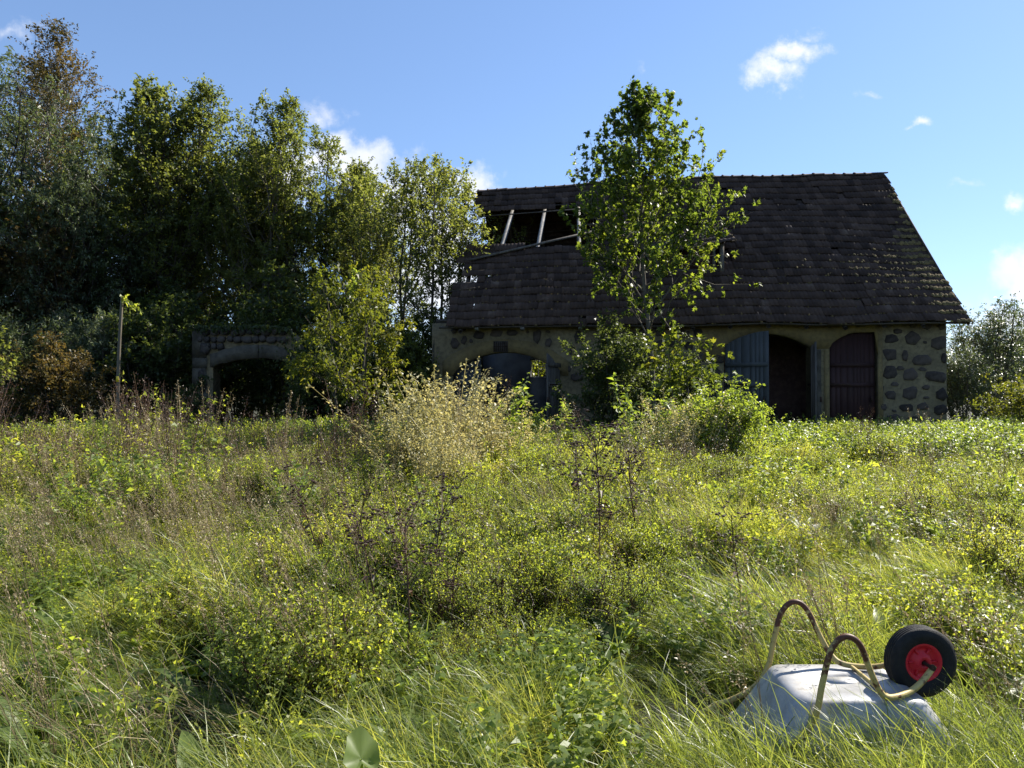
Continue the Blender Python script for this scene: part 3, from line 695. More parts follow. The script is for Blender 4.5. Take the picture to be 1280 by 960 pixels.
for k in range(30):
    u = random.uniform(.1, Lr * .75); put_stone(ruin, u, rtop(u) + .02, random.uniform(.15, .35), random.uniform(.1, .18), 'stone_ruin', random.uniform(0, .3), .12, 'capping_stone')
# ------------------------------------------------------------------ foliage machinery
def leaves(P, D, size, rn=None, aspect=.55, lobes=False, droop=.25, mi=0, up=None):
    """one small folded leaf (two quads) at every P along D"""
    n = len(P); size = np.broadcast_to(size, (n,))[:, None]; D = unit(D)
    ref = rng.normal(0, 1, (n, 3)) * .55 + np.array([0, 0, 1.0]) if up is None else up
    S = unit(np.cross(D, ref)); Nn = np.cross(S, D)
    rn = rng.random(n) if rn is None else rn
    fold = .16
    p0 = P; p1 = P + D * size * .45 + S * size * aspect / 2 + Nn * size * fold; p2 = P + D * size - Nn * size * droop; p3 = P + D * size * .45 - S * size * aspect / 2 + Nn * size * fold
    if not lobes:
        V = np.stack([p0, p1, p2, p3], 1).reshape(-1, 3); b = np.arange(n)[:, None] * 4
        return (V, b + np.array([0, 1, 2, 3]), mi, np.repeat(rn, 4))
    # palmate outline: five lobes from the stalk
    pts = [p0]; 
    for a, l in ((-100, .55), (-60, .35), (-45, .85), (-20, .5), (0, 1.0), (20, .5), (45, .85), (60, .35), (100, .55)):
        c, s = math.cos(R(a)), math.sin(R(a))
        pts.append(P + D * size * (c * l * .8 + .2) + S * size * s * l * .8 - Nn * size * droop * l * l * .8)
    V = np.stack(pts, 1).reshape(-1, 3); b = np.arange(n)[:, None] * 10
    Fc = np.concatenate([b + np.array(q) for q in ([0, 1, 2, 3], [0, 3, 4, 5], [0, 5, 6, 7], [0, 7, 8, 9])])
    return (V, Fc, mi, np.repeat(rn, 10))
def grow(seed, H, crown, n1=50, n2=7, n3=5, nl=10, leaf=.09, up=.35, base=.18, trunk_r=.12, aspect=.5, stems=1, wind=0.0, lobes=False, lean=(0, 0), spread=1.0, droop=.25, twig_len=.5, l2=.42, lift=.5, dens=1.0):
    """returns wood chunks (trunk+limbs), twig chunks and leaf chunk. crown(t)->radius at relative height t"""
    global rng
    keep = rng; rng = np.random.default_rng(seed); r = rng; Rm = max(crown(x) for x in (.1, .25, .4, .5, .6, .7)) * spread
    wood, twig, LP, LD = [], [], [], []
    for s in range(stems):
        ang = r.uniform(0, 6.28); off = .0 if stems == 1 else .25
        hs = H * (1 if s == 0 else r.uniform(.7, .98)); n = 10
        t = np.linspace(0, 1, n)
        sx, sy = (math.cos(ang), math.sin(ang)) if stems > 1 else (0, 0)
        wob = np.cumsum(r.normal(0, .012 * H, (n, 2)), axis=0) * .6; wob[0] = 0
        T = np.stack([sx * (off + t * H * .12) + lean[0] * t * H + wind * t * t * H * .12 + wob[:, 0], sy * (off + t * H * .12) + lean[1] * t * H + wob[:, 1], t * hs - .2 * (t == 0)], 1)
        rad = trunk_r * (1 - t) ** .8 * (.8 if stems > 1 else 1) + .008
        rad[0] *= 1.3
        wood.append(tube(T, rad, 7))
        m1 = max(3, int(n1 / stems))
        for k in range(m1):
            tt = base + (1 - base) * ((k + r.random()) / m1) ** .85 * .98
            p = np.array([np.interp(tt, t, T[:, i]) for i in range(3)])
            Lb = max(crown(tt) * r.uniform(.6, 1.12), .25) * spread
            az = k * 2.4 + r.uniform(-.5, .5); el = lift * r.uniform(.5, 1.3) + tt * .5
            d = np.array([math.cos(az) * math.cos(el), math.sin(az) * math.cos(el), math.sin(el)])
            pts = [p]; nn = 5
            for i in range(nn):
                d = d + np.array([wind * .22, 0, up * .28]) + r.normal(0, .13, 3); d /= np.linalg.norm(d); pts.append(pts[-1] + d * Lb / nn)
            pts = np.array(pts); rb = max(np.interp(tt, t, rad) * .45, .008)
            wood.append(tube(pts, np.linspace(rb, .006, nn + 1), 4))
            q_ = min(Lb / Rm, 1.1); n2e = max(2, int(round(n2 * (.3 + .75 * q_)))); n3e = max(2, int(round(n3 * (.45 + .6 * q_)))); nle = max(3, int(round(nl * dens)))
            for j in range(n2e):
                f = .22 + .78 * (j + r.random()) / n2e; q = np.array([np.interp(f * nn, np.arange(nn + 1), pts[:, i]) for i in range(3)])
                dd = unit(pts[min(int(f * nn) + 1, nn)] - pts[min(int(f * nn), nn - 1)] + r.normal(0, .62, 3) + np.array([wind * .3, 0, up * .5]))
                l_ = Lb * l2 * r.uniform(.5, 1.2) * (1.15 - .5 * f) + .12
                q2 = q + dd * l_ * .5 + r.normal(0, .04, 3); dd2 = unit(dd + np.array([wind * .4, 0, up * .5]) + r.normal(0, .2, 3)); q3 = q2 + dd2 * l_ * .5
                twig.append(tube([q, q2, q3], [rb * .5 + .002, rb * .3 + .002, .003], 3))
                for m_ in range(n3e):
                    g = .15 + .85 * (m_ + r.random()) / n3e; st = q + (q2 - q) * min(g * 2, 1) + (q3 - q2) * max(g * 2 - 1, 0)
                    dt = unit(dd2 + r.normal(0, .75, 3) + np.array([wind * .5, 0, up * .4])); ll = twig_len * r.uniform(.4, 1.1)
                    ll *= (.5 + .55 * q_); ts = r.random(nle) ** .8; LP.append(st + dt * ll * ts[:, None] + r.normal(0, .03, (nle, 3)))
                    LD.append(dt * .6 + r.normal(0, .7, (nle, 3)) + np.array([wind * .8, 0, -.15]))
    LP = np.concatenate(LP); LD = np.concatenate(LD)
    lf = leaves(LP, LD, leaf * r.uniform(.6, 1.25, len(LP)), aspect=aspect, lobes=lobes, droop=droop)
    rng = keep
    return wood, twig, [lf]
def tree_kind(seed, H, crown, wood_m, leaf_m, **k):
    wd, tw, lf = grow(seed, H, crown, **k)
    return [('trunk', mesh_from('trunk', wd, MT[wood_m], True)), ('twigs', mesh_from('twigs', tw, MT[wood_m])), ('crown', mesh_from('crown', lf, MT[leaf_m]))]
def plant_tree(kind, name, px_, Y, label, cat='tree', scale=1.0, rz=0.0, group=None, leaf=None, zs=1.0, z=None):
    x = (px_ - CX) / F * Y
    e = empty(name, (x, Y, gz(x, Y) - .03), label, cat, group, (0, 0, rz), (scale, scale, scale * zs))
    for nm, me in kind:
        if leaf and nm == 'crown':
            key = (me.name, leaf)
            if key not in _lm: m2 = me.copy(); m2.materials[0] = MT[leaf]; _lm[key] = m2
            me = _lm[key]
        o = link(nm, me, e)
        if nm == 'twigs': o['kind'] = 'stuff'
    return e
_lm = {}
oval = lambda w_, lo=.3, p=1.0: (lambda t: w_ * (max(math.sin(math.pi * min(max((t - .02), 0), 1) ** lo), .0) ** p) + .2)
def cone(w_, bot=.3): return lambda t: w_ * min(1, (t + .02) / bot) * (1 - max(t - bot, 0) / (1 - bot)) ** .7 + .25
K_alder = tree_kind(11, 14, cone(4.3, .5), 'bark_dark', 'leaf_green', n1=105, n2=10, n3=6, nl=11, leaf=.125, up=.42, base=.08, trunk_r=.16, aspect=.62, wind=-.05, twig_len=.62, l2=.55)
K_alder2 = tree_kind(12, 13, cone(4.2, .62), 'bark_dark', 'leaf_green', n1=100, n2=10, n3=6, nl=11, leaf=.125, up=.4, base=.06, trunk_r=.15, aspect=.62, stems=4, twig_len=.62, l2=.55)
K_poplar = tree_kind(23, 14, cone(3.6, .6), 'bark', 'leaf_green', n1=90, n2=10, n3=6, nl=11, leaf=.12, up=.8, base=.08, trunk_r=.14, aspect=.6, stems=2, twig_len=.6, l2=.5)
K_airy = tree_kind(13, 10.5, cone(3.3, .6), 'bark', 'leaf_green', n1=76, n2=8, n3=5, nl=9, leaf=.125, up=.6, base=.25, trunk_r=.10, aspect=.55, stems=4)
K_birch = tree_kind(14, 17, cone(4.0, .55), 'bark_pale', 'leaf_brown', n1=80, n2=8, n3=5, nl=8, leaf=.12, up=.35, base=.2, trunk_r=.17, aspect=.6, wind=-.9, twig_len=.8)
K_willow = tree_kind(15, 14, cone(5.0, .5), 'bark_dark', 'leaf_willow', n1=90, n2=8, n3=5, nl=10, leaf=.19, up=.5, base=.06, trunk_r=.18, aspect=.28, wind=-.4, stems=3, twig_len=.7)
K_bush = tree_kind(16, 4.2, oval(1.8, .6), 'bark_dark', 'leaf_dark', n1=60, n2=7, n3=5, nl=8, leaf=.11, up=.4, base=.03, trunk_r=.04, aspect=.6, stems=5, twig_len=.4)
K_wbush = tree_kind(17, 4.2, oval(1.7, .6), 'bark', 'leaf_willow', n1=60, n2=7, n3=5, nl=9, leaf=.12, up=.7, base=.03, trunk_r=.04, aspect=.3, stems=6, wind=-.1, twig_len=.5)
K_front = tree_kind(18, 9.6, (lambda t: 3.3 * (min(1, t / .36)) * (1 - max(t - .46, 0) / .54) ** .95 * (1 if t > .24 else .75) + .12), 'bark', 'leaf_maple', n1=50, n2=10, n3=5, nl=10, leaf=.122, up=.45, base=.30, trunk_r=.085, lobes=True, lift=.3, twig_len=.42, droop=.3, l2=.55)
K_sap = tree_kind(19, 4.6, oval(1.9, .7), 'bark', 'leaf_yellow', n1=34, n2=6, n3=5, nl=10, leaf=.15, up=.25, base=.15, trunk_r=.05, aspect=.4, stems=3, lift=.3)
K_orange = tree_kind(20, 2.9, (lambda t: .95 if t > .5 else .35), 'bark', 'leaf_orange', n1=16, n2=4, n3=3, nl=6, leaf=.14, up=.15, base=.35, trunk_r=.025, lobes=True, stems=2, lift=.2, twig_len=.3)
K_mound = tree_kind(21, 1.7, oval(1.2, .6), 'bark', 'nettle', n1=60, n2=6, n3=4, nl=8, leaf=.075, up=.5, base=.02, trunk_r=.015, aspect=.65, stems=8, twig_len=.28)
K_bramble = tree_kind(22, 2.4, oval(2.0, .6), 'bark', 'leaf_yellow', n1=60, n2=6, n3=4, nl=8, leaf=.10, up=.2, base=.02, trunk_r=.015, aspect=.65, stems=8, twig_len=.35)
G1 = 'trees behind the ruined wall'
for (k, nm, x, Y, sc_, rz, lm, lab) in (
        (K_willow, 'willow_tree', 15, 27, 1.08, 0, None, 'tall silvery willow at the left edge of the wood'),
        (K_birch, 'birch_tree', 100, 33, 1.0, 0, None, 'tallest tree, wind-swept birch with brownish thinning leaves'),
        (K_willow, 'willow_tree', 48, 25.5, .80, 2.0, None, 'lower silvery willow right of the tall one at the edge'),
        (K_birch, 'birch_tree', 60, 31, .98, 2.3, None, 'brownish birch between the willow and the tallest birch'),
        (K_alder, 'broadleaf_tree', 190, 28, .96, 0, None, 'dense green tree right of the tallest brownish birch'),
        (K_poplar, 'broadleaf_tree', 232, 30, .98, 1.2, None, 'green tree with upright shoots left of the dip in the treetops'),
        (K_alder2, 'broadleaf_tree', 150, 32, .98, 2.2, None, 'wide green tree in the second row below the birches'),
        (K_poplar, 'broadleaf_tree', 300, 27.5, .93, 2.5, None, 'pointed tree with upright shoots above the ruined arch'),
        (K_poplar, 'broadleaf_tree', 342, 29, .86, 4.4, None, 'second pointed tree, right of the one above the ruined arch'),
        (K_alder2, 'broadleaf_tree', 268, 32, .92, 5.0, None, 'green tree filling the dip between the pointed ones'),
        (K_alder2, 'broadleaf_tree', 390, 29, .86, 4.0, None, 'bushy tree just left of the cloud behind the wood'),
        (K_alder, 'broadleaf_tree', 440, 29.5, .77, 5.1, None, 'rounded green tree behind the yellow-green sapling'),
        (K_airy, 'slender_tree', 490, 27, .93, .4, None, 'slender many-stemmed tree with sky showing through its crown'),
        (K_airy, 'slender_tree', 552, 25.5, .90, 2.4, None, 'slender many-stemmed tree beside the broken left roof edge'),
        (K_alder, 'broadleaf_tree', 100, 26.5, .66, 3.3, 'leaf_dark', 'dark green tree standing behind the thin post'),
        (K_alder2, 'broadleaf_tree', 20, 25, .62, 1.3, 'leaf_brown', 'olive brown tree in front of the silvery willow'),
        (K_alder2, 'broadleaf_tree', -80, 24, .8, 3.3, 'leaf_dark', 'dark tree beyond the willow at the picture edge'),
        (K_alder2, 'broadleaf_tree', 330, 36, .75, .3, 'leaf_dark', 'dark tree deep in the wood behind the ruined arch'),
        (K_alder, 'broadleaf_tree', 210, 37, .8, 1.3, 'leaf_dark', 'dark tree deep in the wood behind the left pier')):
    plant_tree(k, nm, x, Y, lab, scale=sc_, rz=rz, group=G1, leaf=lm)
G2 = 'shrubs at the foot of the trees'
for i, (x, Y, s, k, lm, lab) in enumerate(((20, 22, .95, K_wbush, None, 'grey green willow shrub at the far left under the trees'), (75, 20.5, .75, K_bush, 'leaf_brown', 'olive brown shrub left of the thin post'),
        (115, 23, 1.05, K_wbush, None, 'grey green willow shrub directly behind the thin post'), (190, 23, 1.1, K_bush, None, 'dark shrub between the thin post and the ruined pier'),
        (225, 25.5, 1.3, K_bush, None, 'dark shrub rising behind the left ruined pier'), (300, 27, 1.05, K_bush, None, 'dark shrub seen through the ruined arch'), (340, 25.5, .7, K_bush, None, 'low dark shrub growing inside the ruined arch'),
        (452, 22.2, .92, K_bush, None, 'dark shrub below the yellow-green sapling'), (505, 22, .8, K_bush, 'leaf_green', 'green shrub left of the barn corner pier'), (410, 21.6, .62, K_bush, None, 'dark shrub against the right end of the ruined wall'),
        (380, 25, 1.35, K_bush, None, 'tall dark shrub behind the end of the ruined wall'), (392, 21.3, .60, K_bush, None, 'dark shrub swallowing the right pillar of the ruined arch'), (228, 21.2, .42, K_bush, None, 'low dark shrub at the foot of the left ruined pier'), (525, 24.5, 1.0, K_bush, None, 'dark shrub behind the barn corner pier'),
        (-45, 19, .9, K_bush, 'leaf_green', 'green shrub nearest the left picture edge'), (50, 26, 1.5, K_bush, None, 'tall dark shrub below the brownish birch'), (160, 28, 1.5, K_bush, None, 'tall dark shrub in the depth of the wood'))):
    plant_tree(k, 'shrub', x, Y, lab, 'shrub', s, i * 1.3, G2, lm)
def sprig(parent, p, q, n, size, m):
    p, q = np.array(p, float), np.array(q, float); t = rng.random(n)[:, None]
    P_ = p + (q - p) * t + rng.normal(0, .05, (n, 3)); D_ = (q - p) * .6 + rng.normal(0, .6, (n, 3)) + np.array([0, 0, -.3])
    part('leafy_sprig', [tube([p, (p + q) / 2 + np.array([0, 0, .04]), q], .006, 4, 0, .3), leaves(P_, D_, size * rng.uniform(.7, 1.2, n), rn=rng.uniform(.7, 1, n), aspect=.6)], MT[m], parent)
def ivy():
    n = 2600; P = []
    for k in range(n):
        if rng.random() < .6: u = Lr - abs(rng.normal(0, .55)); z = rng.uniform(0, 1) ** .8 * (rtop(min(max(u, 0), Lr)) + .1)
        else: u = rng.uniform(0, Lr); z = rtop(u) + .12 - abs(rng.normal(0, .10)); 
        if oa < u < ob + .1 and z < fr(u) : z = fr(u) + .05 - abs(rng.normal(0, .25))
        P.append([u, -.10 - abs(rng.normal(0, .06)), z])
    P = np.array(P); D = rng.normal(0, .5, P.shape) + np.array([0, -.4, -.8])
    part('ivy', [leaves(P, D, rng.uniform(.05, .11, len(P)), aspect=.8)], MT['leaf_dark'], ruin, kind='stuff')
ivy()
plant_tree(K_sap, 'yellow_sapling', 436, 19.4, 'yellow-green broad sapling between ruined wall and barn', scale=1.04)
plant_tree(K_front, 'maple_tree', 816, 18.6, 'young maple growing in front of the barn roof', rz=2.4)
bpy.data.objects['maple_tree'].scale = (.84, .84, .99)
plant_tree(K_orange, 'maple_sapling', 862, 16.5, 'low maple sapling with orange tinted leaves beside the maple trunk', 'sapling', rz=1.0, scale=.92)
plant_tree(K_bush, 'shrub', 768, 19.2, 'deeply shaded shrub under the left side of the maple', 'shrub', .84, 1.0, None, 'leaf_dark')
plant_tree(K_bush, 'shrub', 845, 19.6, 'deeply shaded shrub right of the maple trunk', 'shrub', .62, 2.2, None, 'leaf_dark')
plant_tree(K_mound, 'shrub', 905, 13.8, 'rounded sunlit leafy shrub in front of the open blue door', 'shrub', .80, .5)
plant_tree(K_mound, 'shrub', 872, 14.4, 'smaller sunlit shrub left of the rounded one', 'shrub', .72, 2.5)
G3 = 'bushes at the right of the barn'
plant_tree(K_wbush, 'willow_bush', 1232, 24.5, 'feathery willow bush rising beside the right barn corner', 'bush', 1.12, 0, G3)
plant_tree(K_wbush, 'willow_bush', 1275, 27, 'feathery willow bush at the right picture edge', 'bush', 1.0, 2, G3)
plant_tree(K_wbush, 'willow_bush', 1203, 22.6, 'low willow bush tight against the right barn corner', 'bush', .72, 4, G3)
plant_tree(K_bramble, 'bramble_bush', 1285, 20, 'yellow-green bramble mound at the right picture edge', 'bush', .72, 0, G3)
plant_tree(K_bramble, 'bramble_bush', 1250, 31, 'far bramble mound behind the willow bushes', 'bush', 1.25, 1, G3)
plant_tree(K_bramble, 'bramble_bush', 1330, 24, 'bramble mound just beyond the right picture edge', 'bush', 1.0, 3, G3)
# bushes behind the barn, seen through the small window
for i, x in enumerate((655, 690)): plant_tree(K_bramble, 'bush', x, 37 + i, ('sunlit bush outside the small rear window', 'second sunlit bush outside the rear window, to its right')[i], 'bush', 1.7, i, 'bushes behind the barn')
# distant spruce and wood
def spruce(seed, H):
    r = np.random.default_rng(seed); ch = []; P = []; D = []
    for k in range(60):
        t = k / 60; z = H * (.08 + .92 * t); rr = H * .2 * (1 - t) + .1
        for j in range(9):
            a = r.uniform(0, 6.28); q = np.linspace(.1, 1, 9)[:, None]
            dirv = np.array([math.cos(a), math.sin(a), -.25]); P.append(np.array([0, 0, z]) + dirv * rr * q); D.append(np.tile(dirv, (9, 1)) + r.normal(0, .5, (9, 3)))
    P = np.concatenate(P); D = np.concatenate(D)
    return [('trunk', mesh_from('trunk', [tube([[0, 0, 0], [0, 0, H]], [.2, .02], 5)], MT['bark_dark'])), ('crown', mesh_from('crown', [leaves(P, D, .5, aspect=.25)], MT['leaf_dark']))]
plant_tree(spruce(3, 9), 'spruce_tree', 1270, 95, 'small dark spruce on the far right skyline')
def woods():
    ch = []; P = []; D = []; n = 9000
    a = rng.uniform(-math.pi, math.pi, n); rr = rng.uniform(170, 210, n); hh = (4.5 + 3 * np.sin(a * 17) * np.sin(a * 41 + 1)) * np.sqrt(rng.random(n))
    P = np.stack([np.sin(a) * rr, np.cos(a) * rr, hh], 1); D = rng.normal(0, 1, (n, 3))
    part('distant_woods', [leaves(P, D, rng.uniform(2.5, 5, n), aspect=.8)], MT['leaf_dark'], kind='stuff', label='far low belt of woods on the horizon', category='woods')
woods()
# thin post with a lit edge, left
xp = (146 - CX) / F * 19.5
tp = empty('post', (xp, 19.5, gz(xp, 19.5)), 'thin leaning old post with a yellow mark in front of the trees', 'post')
part('shaft', [tube(smoothpath([[0, 0, -.2], [.03, 0, 1.2], [.05, 0, 2.6], [.13, 0, 4.2]], 3), [.058, .056, .054, .052, .05, .048, .046, .044, .042, .04], 8)], MT['bark'], tp, smooth=True)
ym = bpy.data.materials.new('yellow_paint'); ym.use_nodes = True; ym.node_tree.nodes['Principled BSDF'].inputs[0].default_value = (.7, .5, .03, 1); MT['yellow_mark'] = ym
part('paint_mark', [box(.01, .075, -.06, -.02, 1.85, 2.0)], MT['yellow_mark'], tp)
sprig(tp, (.12, -.02, 4.18), (.62, -.1, 3.85), 46, .12, 'nettle')
sprig(bpy.data.objects['yellow_sapling'], (.1, -.2, 4.0), (.22, -.3, 4.75), 50, .13, 'nettle')
# ------------------------------------------------------------------ meadow
def blades(n, rad, l0, l1, wdt, lean=.5, wind=(0, 0), bend=1.0, mi=0, seg=4, rlo=0., rhi=1., r=None):
    r = r or rng; a = r.uniform(0, 6.28, n); q = rad * np.sqrt(r.random(n)); B = np.stack([np.cos(a) * q, np.sin(a) * q, np.full(n, -.03)], 1)
    az = r.uniform(0, 6.28, n); le = np.abs(r.normal(0, lean, n)); d = np.stack([np.cos(az) * np.sin(le) + wind[0], np.sin(az) * np.sin(le) + wind[1], np.cos(le)], 1); d = unit(d)
    ln = r.uniform(l0, l1, n); h = np.stack([d[:, 0], d[:, 1], np.zeros(n)], 1); h = unit(h + 1e-4)
    S = unit(np.cross(d, np.array([0, 0, 1.0])) + r.normal(0, .3, (n, 3)))
    bn = bend * r.uniform(.2, 1.2, n); P = B; rows = []
    for k in range(seg + 1):
        t = k / seg; wd = wdt * (1 - t ** 2.2) * r.uniform(.7, 1.2, n) if k < seg else np.full(n, wdt * .08)
        rows.append(np.stack([P - S * wd[:, None] / 2, P + S * wd[:, None] / 2], 1))
        dd = unit(d + h * (bn * t * 1.3)[:, None] - np.array([0, 0, 1.0]) * (bn * t * t * 1.2)[:, None]); P = P + dd * (ln / seg)[:, None]
    V = np.stack(rows, 1).reshape(n, -1, 3); m_ = 2 * (seg + 1); b = np.arange(n)[:, None] * m_
    Fc = np.concatenate([b + np.array([2 * k, 2 * k + 1, 2 * k + 3, 2 * k + 2]) for k in range(seg)])
    return (V.reshape(-1, 3), Fc, mi, np.repeat(rlo + (rhi - rlo) * r.random(n), m_))
def herb(seed, H, nst=3, rad=.07, nlv=14, leaf=.05, aspect=.5, spread=.25, mi_s=1, wind=0.):
    r = np.random.default_rng(seed); ch = []; P = []; D = []
    for s in range(nst):
        a = r.uniform(0, 6.28); b = np.array([math.cos(a), math.sin(a), 0]) * rad * r.random(); d = unit(np.array([r.normal(wind, spread), r.normal(0, spread), 1])); h = H * r.uniform(.65, 1.1)
        pts = [b + np.array([0, 0, -.03])]
        for k in range(4): d = unit(d + r.normal(0, .12, 3)); pts.append(pts[-1] + d * h / 4)
        pts = np.array(pts); ch.append(tube(pts, np.linspace(.0035, .0015, 5), 3, mi_s, r.random()))
        f = r.uniform(.12, 1, nlv) ** .75 * 4; q = np.stack([np.interp(f, np.arange(5), pts[:, i]) for i in range(3)], 1)
        aa = r.uniform(0, 6.28, nlv); dd = np.stack([np.cos(aa), np.sin(aa), r.uniform(-.1, .7, nlv)], 1); P.append(q); D.append(dd)
        for e in range(3):   # side sprigs
            f2 = r.uniform(1, 3.6); c = np.array([np.interp(f2, np.arange(5), pts[:, i]) for i in range(3)]); ax = unit(np.array([r.normal(), r.normal(), .8])); l_ = H * .28 * r.random()
            q = c + ax * l_ * np.linspace(.2, 1, 6)[:, None]; P.append(q); D.append(r.normal(0, .8, (6, 3)) + ax)
    P = np.concatenate(P); D = np.concatenate(D)
    ch.append(leaves(P, D, leaf * r.uniform(.5, 1.25, len(P)), rn=r.random(len(P)), aspect=aspect, mi=0, droop=.3))
    return ch
def panicle(seed, H, n=6, rad=.12, lean=.1, seeds=46, sl=.018, plen=.35, wind=(0, 0), mi=0, mis=0, width=.012, rs=.0016):
    r = np.random.default_rng(seed); ch = []; P = []; D = []
    for s in range(n):
        a = r.uniform(0, 6.28); b = np.array([math.cos(a), math.sin(a), 0]) * rad * r.random(); d = unit(np.array([r.normal(wind[0], lean), r.normal(wind[1], lean), 1])); h = H * r.uniform(.7, 1.08)
        pts = [b]; 
        for k in range(5): d = unit(d + np.array([wind[0] * .15, wind[1] * .15, -.015 * k]) + r.normal(0, .025, 3)); pts.append(pts[-1] + d * h / 5)
        pts = np.array(pts); ch.append(tube(pts, np.linspace(rs * 1.5, rs * .7, 6), 3, mi, r.random()))
        f = 5 * (1 - plen * r.random(seeds) ** 1.1); q = np.stack([np.interp(f, np.arange(6), pts[:, i]) for i in range(3)], 1) + r.normal(0, width, (seeds, 3)); P.append(q); D.append(np.tile(d, (seeds, 1)) + r.normal(0, .45, (seeds, 3)))
    P = np.concatenate(P); D = np.concatenate(D); ch.append(leaves(P, D, sl * r.uniform(.6, 1.3, len(P)), rn=r.random(len(P)), aspect=.45, mi=mis))
    return ch
def umbel(seed, H, heads=12, wind=0., hs=.035, mats_dark=True, spread=.5, leafs=18, curl=.05):
    """branching dried stalk with clusters of small round heads"""
    r = np.random.default_rng(seed); ch = []; d = unit(np.array([r.normal(wind, .06), r.normal(0, .06), 1])); pts = [np.zeros(3)]
    for k in range(7): d = unit(d + r.normal(0, .05, 3)); pts.append(pts[-1] + d * H / 7)
    pts = np.array(pts); ch.append(tube(pts, np.linspace(.0065, .003, 8), 5, 0, .4)); P = []; D = []; HP = []
    for k in range(heads):
        f = r.uniform(3.2, 6.9); c = np.array([np.interp(f, np.arange(8), pts[:, i]) for i in range(3)]); a = r.uniform(0, 6.28); l_ = H * .32 * r.uniform(.35, 1)
        d2 = unit(np.array([math.cos(a) * spread, math.sin(a) * spread, .8])); m_ = c + d2 * l_ * .6; e = m_ + unit(d2 + np.array([0, 0, .5])) * l_ * .4
        ch.append(tube([c, m_, e], [.003, .0022, .0015], 3, 0, .4))
        for j in range(r.integers(4, 9)):
            o = r.normal(0, hs, 3) * np.array([1, 1, .35]); ch.append(tube([m_ + (e - m_) * .5, e + o], [.0012, .001], 3, 0, .5)); HP.append(e + o)
    for p in HP:   # small domed heads
        s = r.uniform(.007, .013); an = np.arange(5) / 5 * 6.28
        V = [p + np.array([math.cos(x) * s * .6, math.sin(x) * s * .6, -s * .5]) for x in an] + [p + np.array([math.cos(x) * s, math.sin(x) * s, s * .25]) for x in an] + [p + np.array([0, 0, s * .7]), p - np.array([0, 0, s * .8])]
        ch.append((V, [[i, (i + 1) % 5, 5 + (i + 1) % 5, 5 + i] for i in range(5)], 1, r.random())); ch.append((V, [[5 + i, 5 + (i + 1) % 5, 10] for i in range(5)] + [[(i + 1) % 5, i, 11] for i in range(5)], 1, r.random()))
    f = r.uniform(.6, 6, leafs); q = np.stack([np.interp(f, np.arange(8), pts[:, i]) for i in range(3)], 1); aa = r.uniform(0, 6.28, leafs); dd = np.stack([np.cos(aa), np.sin(aa), r.uniform(-1.2, .4, leafs)], 1)
    ch.append(leaves(q, dd, r.uniform(.03, .08, leafs), aspect=.3, droop=.5, mi=0))
    return ch
class Src:
    def __init__(s, name): s.c = bpy.data.collections.new(name); s.n = 0
    def add(s, name, chunks, mats):
        o = bpy.data.objects.new('%s_%02d' % (name, s.n), mesh_from(name, chunks, mats)); s.c.objects.link(o); s.n += 1
def scatter(name, src, pts, rots, scales, idx, **props):
    me = bpy.data.meshes.new(name); n = len(pts); me.vertices.add(n); me.vertices.foreach_set('co', np.asarray(pts, np.float32).ravel())
    a = me.attributes.new('rot', 'FLOAT_VECTOR', 'POINT'); a.data.foreach_set('vector', np.asarray(rots, np.float32).ravel())
    a = me.attributes.new('scl', 'FLOAT_VECTOR', 'POINT'); a.data.foreach_set('vector', np.asarray(scales, np.float32).ravel())
    a = me.attributes.new('idx', 'INT', 'POINT'); a.data.foreach_set('value', np.asarray(idx, np.int32))
    o = link(name, me, None, **props)
    g = bpy.data.node_groups.new(name, 'GeometryNodeTree'); g.interface.new_socket('Geometry', in_out='INPUT', socket_type='NodeSocketGeometry'); g.interface.new_socket('Geometry', in_out='OUTPUT', socket_type='NodeSocketGeometry')
    gi, go = g.nodes.new('NodeGroupInput'), g.nodes.new('NodeGroupOutput'); ci = g.nodes.new('GeometryNodeCollectionInfo'); ci.inputs[0].default_value = src.c; ci.inputs['Separate Children'].default_value = True; ci.inputs['Reset Children'].default_value = True
    ip = g.nodes.new('GeometryNodeInstanceOnPoints'); ip.inputs['Pick Instance'].default_value = True
    def na(nm, tp):
        q = g.nodes.new('GeometryNodeInputNamedAttribute'); q.data_type = tp; q.inputs[0].default_value = nm; return q.outputs[0]
    g.links.new(gi.outputs[0], ip.inputs['Points']); g.links.new(ci.outputs[0], ip.inputs['Instance']); g.links.new(na('idx', 'INT'), ip.inputs['Instance Index'])
    g.links.new(na('rot', 'FLOAT_VECTOR'), ip.inputs['Rotation']); g.links.new(na('scl', 'FLOAT_VECTOR'), ip.inputs['Scale']); g.links.new(ip.outputs[0], go.inputs[0])
    md = o.modifiers.new('scatter', 'NODES'); md.node_group = g
    return o
def field(n, y0, y1, power=1.0, side=.8, pad=1.5, fn=None):
    """random spots over the meadow; fn(x,y)->keep probability"""
    u = rng.random(n); Y = (y0 ** power + u * (y1 ** power - y0 ** power)) ** (1 / power); X = rng.uniform(-1, 1, n) * (side * Y + pad)
    keep = np.ones(n, bool)
    inbar = (X > 1.08) & (X < 2.0) & (Y > 2.72) & (Y < 3.5); keep &= ~inbar
    loc = (X - P0[0]) * UD[0] + (Y - P0[1]) * UD[1]; dep = (X - P0[0]) * VD[0] + (Y - P0[1]) * VD[1]
    keep &= ~((dep > -.15) & (loc > -25) & (loc < .3))
    if fn is not None: keep &= rng.random(n) < np.array([fn(x, y) for x, y in zip(X, Y)])
    X, Y = X[keep], Y[keep]; Z = np.array([gz(x, y) for x, y in zip(X, Y)]); return np.stack([X, Y, Z], 1)
def nz(x, y, s, k): return mnoise.noise(Vector((x * s, y * s, k * 7.3)))
